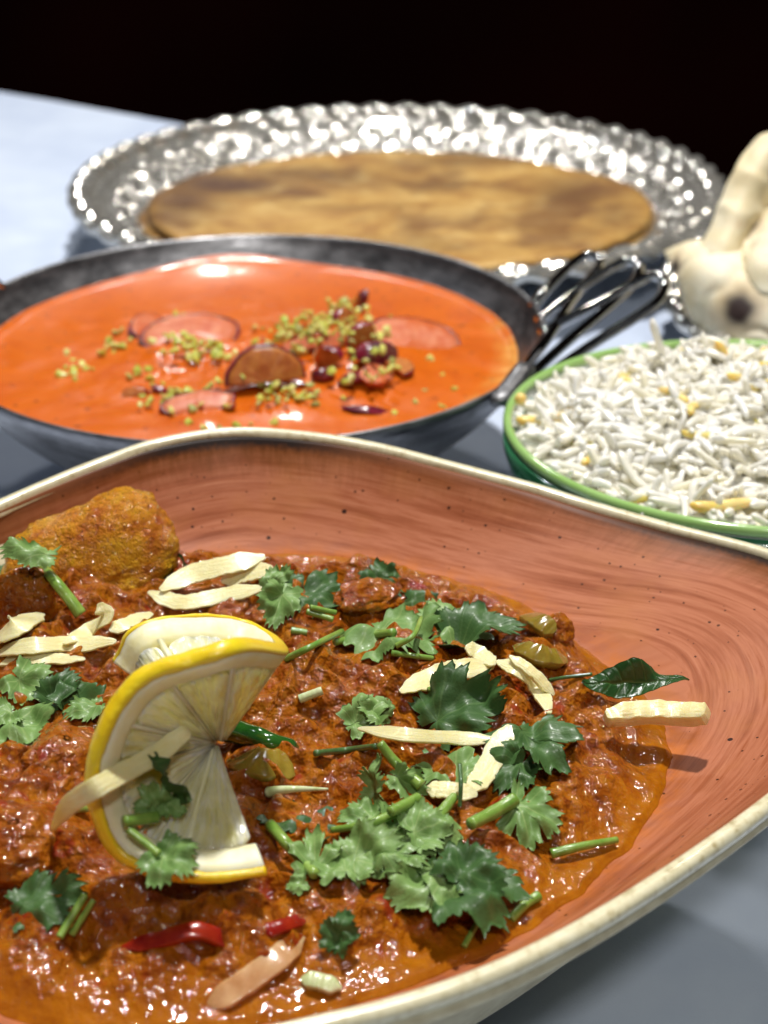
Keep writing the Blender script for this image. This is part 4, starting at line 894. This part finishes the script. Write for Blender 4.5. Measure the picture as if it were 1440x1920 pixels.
v, f = tube(ering(1.0, RBZ, .02), .115, 14, closed=True, flat=1.15); obj('rim', v, f, m_bowl_g, rb)
# painted leaf sprigs on the inner wall by the rim (thin raised enamel)
def wallp(t, s):   # t: angle, s: cm below the rim
    k = 1 - s * .045; z = 1.2 + 3.55 * (.985 * k) ** 3.4 + .02; return np.array([RC[0] + RA * .985 * k * math.cos(t), RC[1] + RB * .985 * k * math.sin(t), z])
for t0 in (math.pi * .98, math.pi * .86, math.pi * .74, math.pi * .5, math.pi * .62, math.pi * .38):
    pr = []
    for j in range(7):
        a0 = t0 - .01 * j; b0 = .25 + .10 * j
        pr.append(tube([wallp(t0 + .025 * (j - 3), .12 + .03 * abs(j - 3)), wallp(t0 + .032 * (j - 3) + .01, .35), wallp(t0 + .036 * (j - 3) + .03, .6)], [.028, .022, .008], 6))
    sp_ = [wallp(t0 - .13 + .035 * math.cos(a_) * (1 - a_ / 9), .35 + .18 * math.sin(a_) * (1 - a_ / 9)) for a_ in np.linspace(0, 6, 16)]
    pr.append(tube(sp_, .02, 6)); v, f = join(pr); obj('leaf_motif', v, f, m_bowl_dg, rb)
def RH(x, y):
    k = np.sqrt(((x - RC[0]) / RA) ** 2 + ((y - RC[1]) / RB) ** 2); q = xyz(x, y)
    return 4.55 + .98 * (1 - np.clip(k, 0, 1) ** 2.4) * (1 - .0 * k) + .42 * fbm(q / 1.5, 3) * smooth01((1 - k) / .25) - .22 * smooth01((k - .9) / .1)
n1, n2 = 160, 50
ta = np.linspace(0, 2 * math.pi, n1, endpoint=False)[:, None]; s_ = np.linspace(0, .955, n2)[None]
x = RC[0] + RA * s_ * np.cos(ta); y = RC[1] + RB * s_ * np.sin(ta); z = RH(x.ravel(), y.ravel()).reshape(x.shape) - .10 + .10 * fbm(xyz(x * 3, y * 3), 2)
o = obj('rice_heap', np.stack([x, y, z], -1).reshape(-1, 3), grid_faces(n1, n2, wrap_n=True), m_rice_mass, recalc=False); tag(o, 'packed rice under the loose grains in the green rimmed bowl', 'rice', kind='stuff')
def grain(seed, n=11, k=7):
    r_ = np.random.default_rng(seed); x = np.sin(np.linspace(-1, 1, n) * math.pi / 2); L_ = .54 * r_.uniform(.8, 1.25); b_ = r_.uniform(-.16, .16)
    path = np.stack([x * L_, b_ * (1 - x ** 2) * 1.2, .05 * np.sin(x * 2 + seed)], -1); rad = .108 * np.clip(1 - np.abs(x) ** 6, .02, 1) ** .5 * (1 + .08 * np.sin(x * 7 + seed))
    return tube(path, rad, k, flat=.82)
GRv = [grain(i) for i in range(8)]
gm = []
for v, f in GRv: me = make_mesh('rice_grain', v, f); me.materials.append(m_rice); gm.append(me)
gy = []
for v, f in GRv[:3]: me = make_mesh('yellow_rice_grain', v, f); me.materials.append(m_rice_y); gy.append(me)
r_ = np.random.default_rng(12); spots = []
while len(spots) < 1700:
    a, b = r_.uniform(-1, 1, 2)
    if a * a + b * b > .85: continue
    x, y = RC[0] + RA * a, RC[1] + RB * b
    p = np.array([x, y, RH(np.array([x]), np.array([y]))[0] + r_.uniform(-.14, .10)]); D = p - np.array([0, 0, CAMH]); dep = D[1] * CP - D[2] * SP; X = 720 + D[0] / dep * FPX
    tilt = r_.normal(0, .34) if r_.random() > .07 else r_.uniform(.7, 1.3) * r_.choice([-1, 1])
    spots.append((p, (r_.uniform(0, 6.3), tilt, r_.uniform(0, 6.3)), r_.uniform(.8, 1.12), X, dep))
spots.append((P(1232, 640, 6.1), (0, 1.35, .3), 1.15, 1232, 30.0)); 
inframe = sorted([s for s in spots if s[3] < 1435 and s[0][2] > RH(np.array([s[0][0]]), np.array([s[0][1]]))[0] - .04], key=lambda s: s[4]); top300 = inframe[:300]; ids = {id(s) for s in top300}; rest = [s for s in spots if id(s) not in ids]
copies(gm, 'rice_grain', [(s[0], s[1], s[2]) for s in top300], [('white long grain of rice beside the ' + ('left' if s[3] < 1080 else 'front') + ' green rim of the rice bowl' if s[3] < 1080 or s[0][1] < RC[1] - 4.2 else 'white long grain of rice in the ' + ('left' if s[3] < 1180 else 'middle' if s[3] < 1310 else 'right') + ' of the heap in the rice bowl') for s in top300], 'rice', 'front rice grains in the bowl')
pr = []; ye = []
for i, s in enumerate(rest):
    v, f = GRv[i % 8]; v = (v * s[2]) @ rotmat(*s[1]).T + s[0]; (pr if i % 26 else ye).append((v, f))
v, f = join(pr); tag(obj('rice_grains', v, f, m_rice), 'mass of white rice grains further back in the green rimmed bowl', 'rice', kind='stuff')
for px, py, rot, s in ((1362, 682, (0, 1.1, .4), 1.25), (1392, 712, (0, .4, .6), 1.1), (1350, 950, (0, .2, .3), 1.3), (1312, 775, (0, .3, 1), 1.0), (1180, 715, (0, .3, 1.5), 1.0), (1020, 790, (0, .2, .3), 1.3), (1260, 747, (0, .2, 2), 1.0), (1320, 820, (0, .3, .2), 1.0), (1100, 868, (0, .2, 1.2), .9), (1420, 740, (0, .6, .9), 1.1), (1065, 775, (0, .2, 1), .9)):
    p = hit(px, py, RH, 7.0); o = bpy.data.objects.new('yellow_rice_grain', gy[int(px) % 3]); col.objects.link(o); o.location = ((p + [0, 0, .08]) * CM).tolist(); o.rotation_euler = rot; o.scale = (s, s * 1.15, s * 1.15)
    tag(o, 'saffron yellow rice grain among the white ones', 'rice', 'yellow rice grains')
v, f = join(ye); tag(obj('pale_yellow_rice', v, f, m_rice_y), 'saffron tinted grains mixed through the rice heap', 'rice', kind='stuff')
v, f = ball(12, 8); tag(obj('seed', v * .16 + P(976, 748, 5.08), f, m_rice_y), 'small round yellow seed sitting on the green rim of the rice bowl', 'seed')

# ------------------------------------------------------------------ silver platters
def platter(label, c, R, z0, turn=0.0, name='silver_platter'):
    t_ = thing(name, label, 'platter', (c[0], c[1], 0))
    NA_ = 900; th = np.linspace(0, 2 * math.pi, NA_, endpoint=False)
    pro = [(.02, .95), (R * .3, .95), (R * .55, .95), (R * .68, 1.0)]
    n_e = 46; e_r = np.linspace(R * .70, R * .905, n_e); e_z = 1.0 + (e_r - R * .70) / (R * .225) * 1.20
    out = []
    for r0, zz_ in pro: out.append((r0 + 0 * th, zz_ + 0 * th))
    for j in range(n_e):
        s = j / (n_e - 1)
        # embossed: scrolling leaves and berries in relief
        a_ = th * 26 + turn
        em = np.cos(a_ * 1.5) * np.cos(s * math.pi * 4.0) * .09 + .07 * np.cos(th * 72 + s * 12) * np.sin(s * math.pi * 6) + .04 * np.sin(th * 110 - s * 14) * np.sin(s * math.pi * 3)
        bead = .10 * np.exp(-(((th * 60 / (2 * math.pi)) % 1 - .5) / .2) ** 2) * math.exp(-((s - .2) / .06) ** 2) + .09 * np.exp(-(((th * 72 / (2 * math.pi)) % 1 - .5) / .2) ** 2) * math.exp(-((s - .8) / .05) ** 2)
        w_ = math.sin(math.pi * min(1, max(0, s))) ** .4
        out.append((e_r[j] + 0 * th, e_z[j] + em * w_ + bead))
    out.append((R * .91 + 0 * th, 2.18 + 0 * th)); out.append((R * .917 + 0 * th, 2.30 + 0 * th)); out.append((R * .924 + 0 * th, 2.22 + 0 * th))
    # rope edge
    for j, a_ in enumerate(np.linspace(math.pi, -math.pi * .75, 18)):
        ro = R * .965 + .50 * np.cos(a_); tw = .10 * np.cos(th * 52 + a_ * 1.6)
        out.append((ro + tw * math.cos(a_), 2.45 + (.34 + tw) * math.sin(a_)))
    out += [(R * .92 + 0 * th, 1.95 + 0 * th), (R * .70 + 0 * th, .82 + 0 * th), (R * .62 + 0 * th, .6 + 0 * th), (R * .60 + 0 * th, 0 * th + .02), (R * .58 + 0 * th, 0 * th + .02), (R * .57 + 0 * th, .7 + 0 * th), (.02 + 0 * th, .75 + 0 * th)]
    g = np.array([np.stack([c[0] + r * np.cos(th), c[1] + r * np.sin(th), z], -1) for r, z in out]); g[..., 2] += z0
    i0 = 4 + n_e
    A = g[:i0 + 1]; B = g[i0:]
    obj('platter_body', A.reshape(-1, 3), grid_faces(len(A), NA_, wrap_m=True), m_silver, t_, recalc=False)
    obj('rope_edge', B.reshape(-1, 3), grid_faces(len(B), NA_, wrap_m=True), m_silver, t_, recalc=False)
    return t_
platter('large embossed silver platter with rope edge carrying the brown flatbread', (.63, 66.1), 14.1, .0)
platter('second embossed silver platter at the right, holding the naan', (22.6, 50.2), 12.9, .0, 1.0)

# ------------------------------------------------------------------ flatbreads
def paratha():
    c = np.array([.55, 64.2]); th = np.linspace(0, 2 * math.pi, 240, endpoint=False)
    t_ = thing('paratha', 'round browned layered flatbread on the embossed silver platter', 'bread', (c[0], c[1], 1.0))
    for k, (R1, z1, dx) in enumerate(((1.0, 1.55, 0), (.985, 1.85, .1))):
        ra, rbb = 10.9 * R1, 9.3 * R1
        out = []
        for s, dz in [(.01, 0), (.2, 0), (.4, .0), (.6, .0), (.75, .0), (.85, .0), (.93, -.01), (.975, -.05), (1.0, -.16), (.985, -.26), (.93, -.3), (.5, -.3), (.01, -.3)]:
            w = 1 + .012 * fbm(xyz(np.cos(th) * 2 + k * 5, np.sin(th) * 2), 3)
            x = c[0] + dx + ra * s * w * np.cos(th); y = c[1] + rbb * s * w * np.sin(th)
            z = z1 + dz + .10 * fbm(xyz(x / 2.4, y / 2.4, k * 3.0), 3) * min(1, s * 3) + .25 * s ** 4
            out.append(np.stack([x, y, z], -1))
        pv = np.array(out).reshape(-1, 3); toast = np.zeros(len(pv))
        for tx, ty, rx, ry, am in ((-7.2, 67.5, 2.6, 1.3, .95), (-8.6, 64.5, 1.2, 2.2, .8), (-3.5, 69.2, 2.5, .9, .7), (8.6, 66.5, 1.8, 1.6, .65), (1.5, 67.4, 3.0, .5, .5), (4.5, 71.6, 3.5, .8, .6), (0.5, 58.8, 2.2, .5, .35), (9.6, 62.5, .9, 1.8, .5), (-1, 64, 2.2, .4, .35)):
            toast = np.maximum(toast, min(1, am * 1.15) * np.exp(-((pv[:, 0] - tx) / rx / 1.45) ** 2 - ((pv[:, 1] - ty) / ry / 1.6) ** 2))
        obj('bread_layer', pv, grid_faces(len(out), 240, wrap_m=True), m_paratha, t_, recalc=False, attrs={'toast': toast})
paratha()

def sheet(ctrl, thick, n=60, m=60, seed=0, bub=.12, char=None):
    """a slab of bread bent through a grid of control points; puffed, with rounded edges"""
    ctrl = np.array(ctrl, float)
    rows_ = np.array([catmull(r, m) for r in ctrl]); g = np.array([catmull(rows_[:, j], n) for j in range(m)]).transpose(1, 0, 2)
    du = np.gradient(g, axis=0); dv = np.gradient(g, axis=1); nn = np.cross(du, dv); nn /= np.linalg.norm(nn, axis=2)[..., None] + 1e-9
    a = np.linspace(0, 1, n)[:, None]; b = np.linspace(0, 1, m)[None]
    prof = (np.clip(1 - (2 * a - 1) ** 8, 0, 1) ** .5) * (np.clip(1 - (2 * b - 1) ** 8, 0, 1) ** .5)
    cr = np.abs(fbm(g / 1.9 + seed * 2, 2)); g = g + nn * (.38 * np.clip(.30 - cr, 0, 1) / .30 * -1 * prof)[..., None] * .28
    h = thick * prof * (1 + .3 * fbm(g / 2.2 + seed, 2)) + .45 * bub * prof * np.clip(fbm(g / 1.1 + seed * 3, 2), 0, 1)
    T_ = g + nn * h[..., None]; B_ = g - nn * h[..., None]
    F1 = grid_faces(n, m); N = n * m; v = np.vstack([T_.reshape(-1, 3), B_.reshape(-1, 3)])
    bd = [i * m for i in range(n)] + [(n - 1) * m + j for j in range(1, m)] + [i * m + m - 1 for i in range(n - 2, -1, -1)] + [j for j in range(m - 2, 0, -1)]
    side = [[bd[k], bd[(k + 1) % len(bd)], bd[(k + 1) % len(bd)] + N, bd[k] + N] for k in range(len(bd))]
    ch_ = np.zeros(len(v))
    for cpos, cr_ in (char or []): ch_ = np.maximum(ch_, np.clip(1.25 * np.exp(-(np.linalg.norm(v - cpos, axis=1) / cr_) ** 2) + .15 * fbm(v * 2, 2), 0, 1) * (np.linalg.norm(v - cpos, axis=1) < cr_ * 2.2))
    return v, F1.tolist() + (F1[:, ::-1] + N).tolist() + side, ch_
def naan(label, ctrl, thick, seed, char=None):
    v, f, ch_ = sheet(ctrl, thick, seed=seed, char=char)
    tag(obj('naan', v, f, m_naan, attrs={'char': ch_}), label, 'bread', 'naan breads on the right platter')
# tall folded bread at the back: its rolled left edge rises from the platter to the upper right
naan('tall folded naan at the back, its rolled edge rising to the upper right corner', [
    [PY(1500, 250, 53.5), PY(1420, 268, 52), PY(1372, 350, 51), PY(1335, 430, 50), PY(1290, 500, 49)],
    [PY(1540, 262, 52.6), PY(1455, 285, 51.2), PY(1405, 370, 50.2), PY(1370, 450, 49.2), PY(1330, 530, 48.2)],
    [PY(1560, 330, 54.0), PY(1480, 350, 52.6), PY(1435, 410, 51.8), PY(1405, 470, 50.8), PY(1370, 560, 49.5)]], .30, 1)
naan('inner fold of naan in the middle of the stack', [
    [PY(1560, 340, 51.5), PY(1480, 370, 51), PY(1420, 415, 50.4), PY(1380, 470, 49.6), PY(1350, 530, 49)],
    [PY(1570, 400, 50.5), PY(1500, 420, 50), PY(1450, 450, 49.4), PY(1410, 510, 48.8), PY(1380, 570, 48.2)],
    [PY(1570, 480, 51.2), PY(1510, 500, 50.6), PY(1470, 530, 50), PY(1440, 570, 49.4), PY(1410, 620, 48.8)]], .34, 2, [(PY(1400, 425, 50.0), .5)])
naan('front naan curling over at the left with a black charred spot', [
    [PY(1245, 470, 50.5), PY(1300, 455, 50.2), PY(1370, 462, 49.8), PY(1450, 505, 49.2), PY(1540, 560, 48.6)],
    [PY(1268, 520, 49.0), PY(1310, 500, 48.2), PY(1370, 510, 47.6), PY(1450, 540, 47), PY(1540, 580, 46.6)],
    [PY(1282, 570, 48.2), PY(1330, 560, 47.2), PY(1385, 570, 46.6), PY(1455, 590, 46.2), PY(1540, 620, 46)],
    [PY(1310, 625, 47.4), PY(1345, 630, 46.6), PY(1400, 640, 46.0), PY(1460, 655, 45.6), PY(1540, 670, 45.4)]], .26, 3, [(PY(1385, 580, 46.3), .62), (PY(1262, 500, 49.2), .35), (PY(1290, 590, 48), .3), (PY(1330, 465, 49.6), .25), (PY(1440, 520, 46.5), .25)])
naan('thick naan fold lying on top at the right edge of the photo', [
    [PY(1395, 470, 48.5), PY(1450, 440, 48.2), PY(1540, 430, 48)],
    [PY(1400, 520, 47.2), PY(1450, 500, 47), PY(1540, 490, 47)],
    [PY(1425, 560, 46.6), PY(1470, 560, 46.4), PY(1540, 560, 46.2)]], .36, 4)
naan('small rolled naan end between the front and back breads', [
    [PY(1310, 480, 49.6), PY(1335, 470, 49.4), PY(1370, 475, 49)],
    [PY(1322, 520, 48.4), PY(1350, 510, 48.2), PY(1385, 515, 48)]], .36, 5)
print('objects', len(bpy.data.objects), 'tris', sum(len(o.data.polygons) * 2 for o in bpy.data.objects if o.type == 'MESH'))
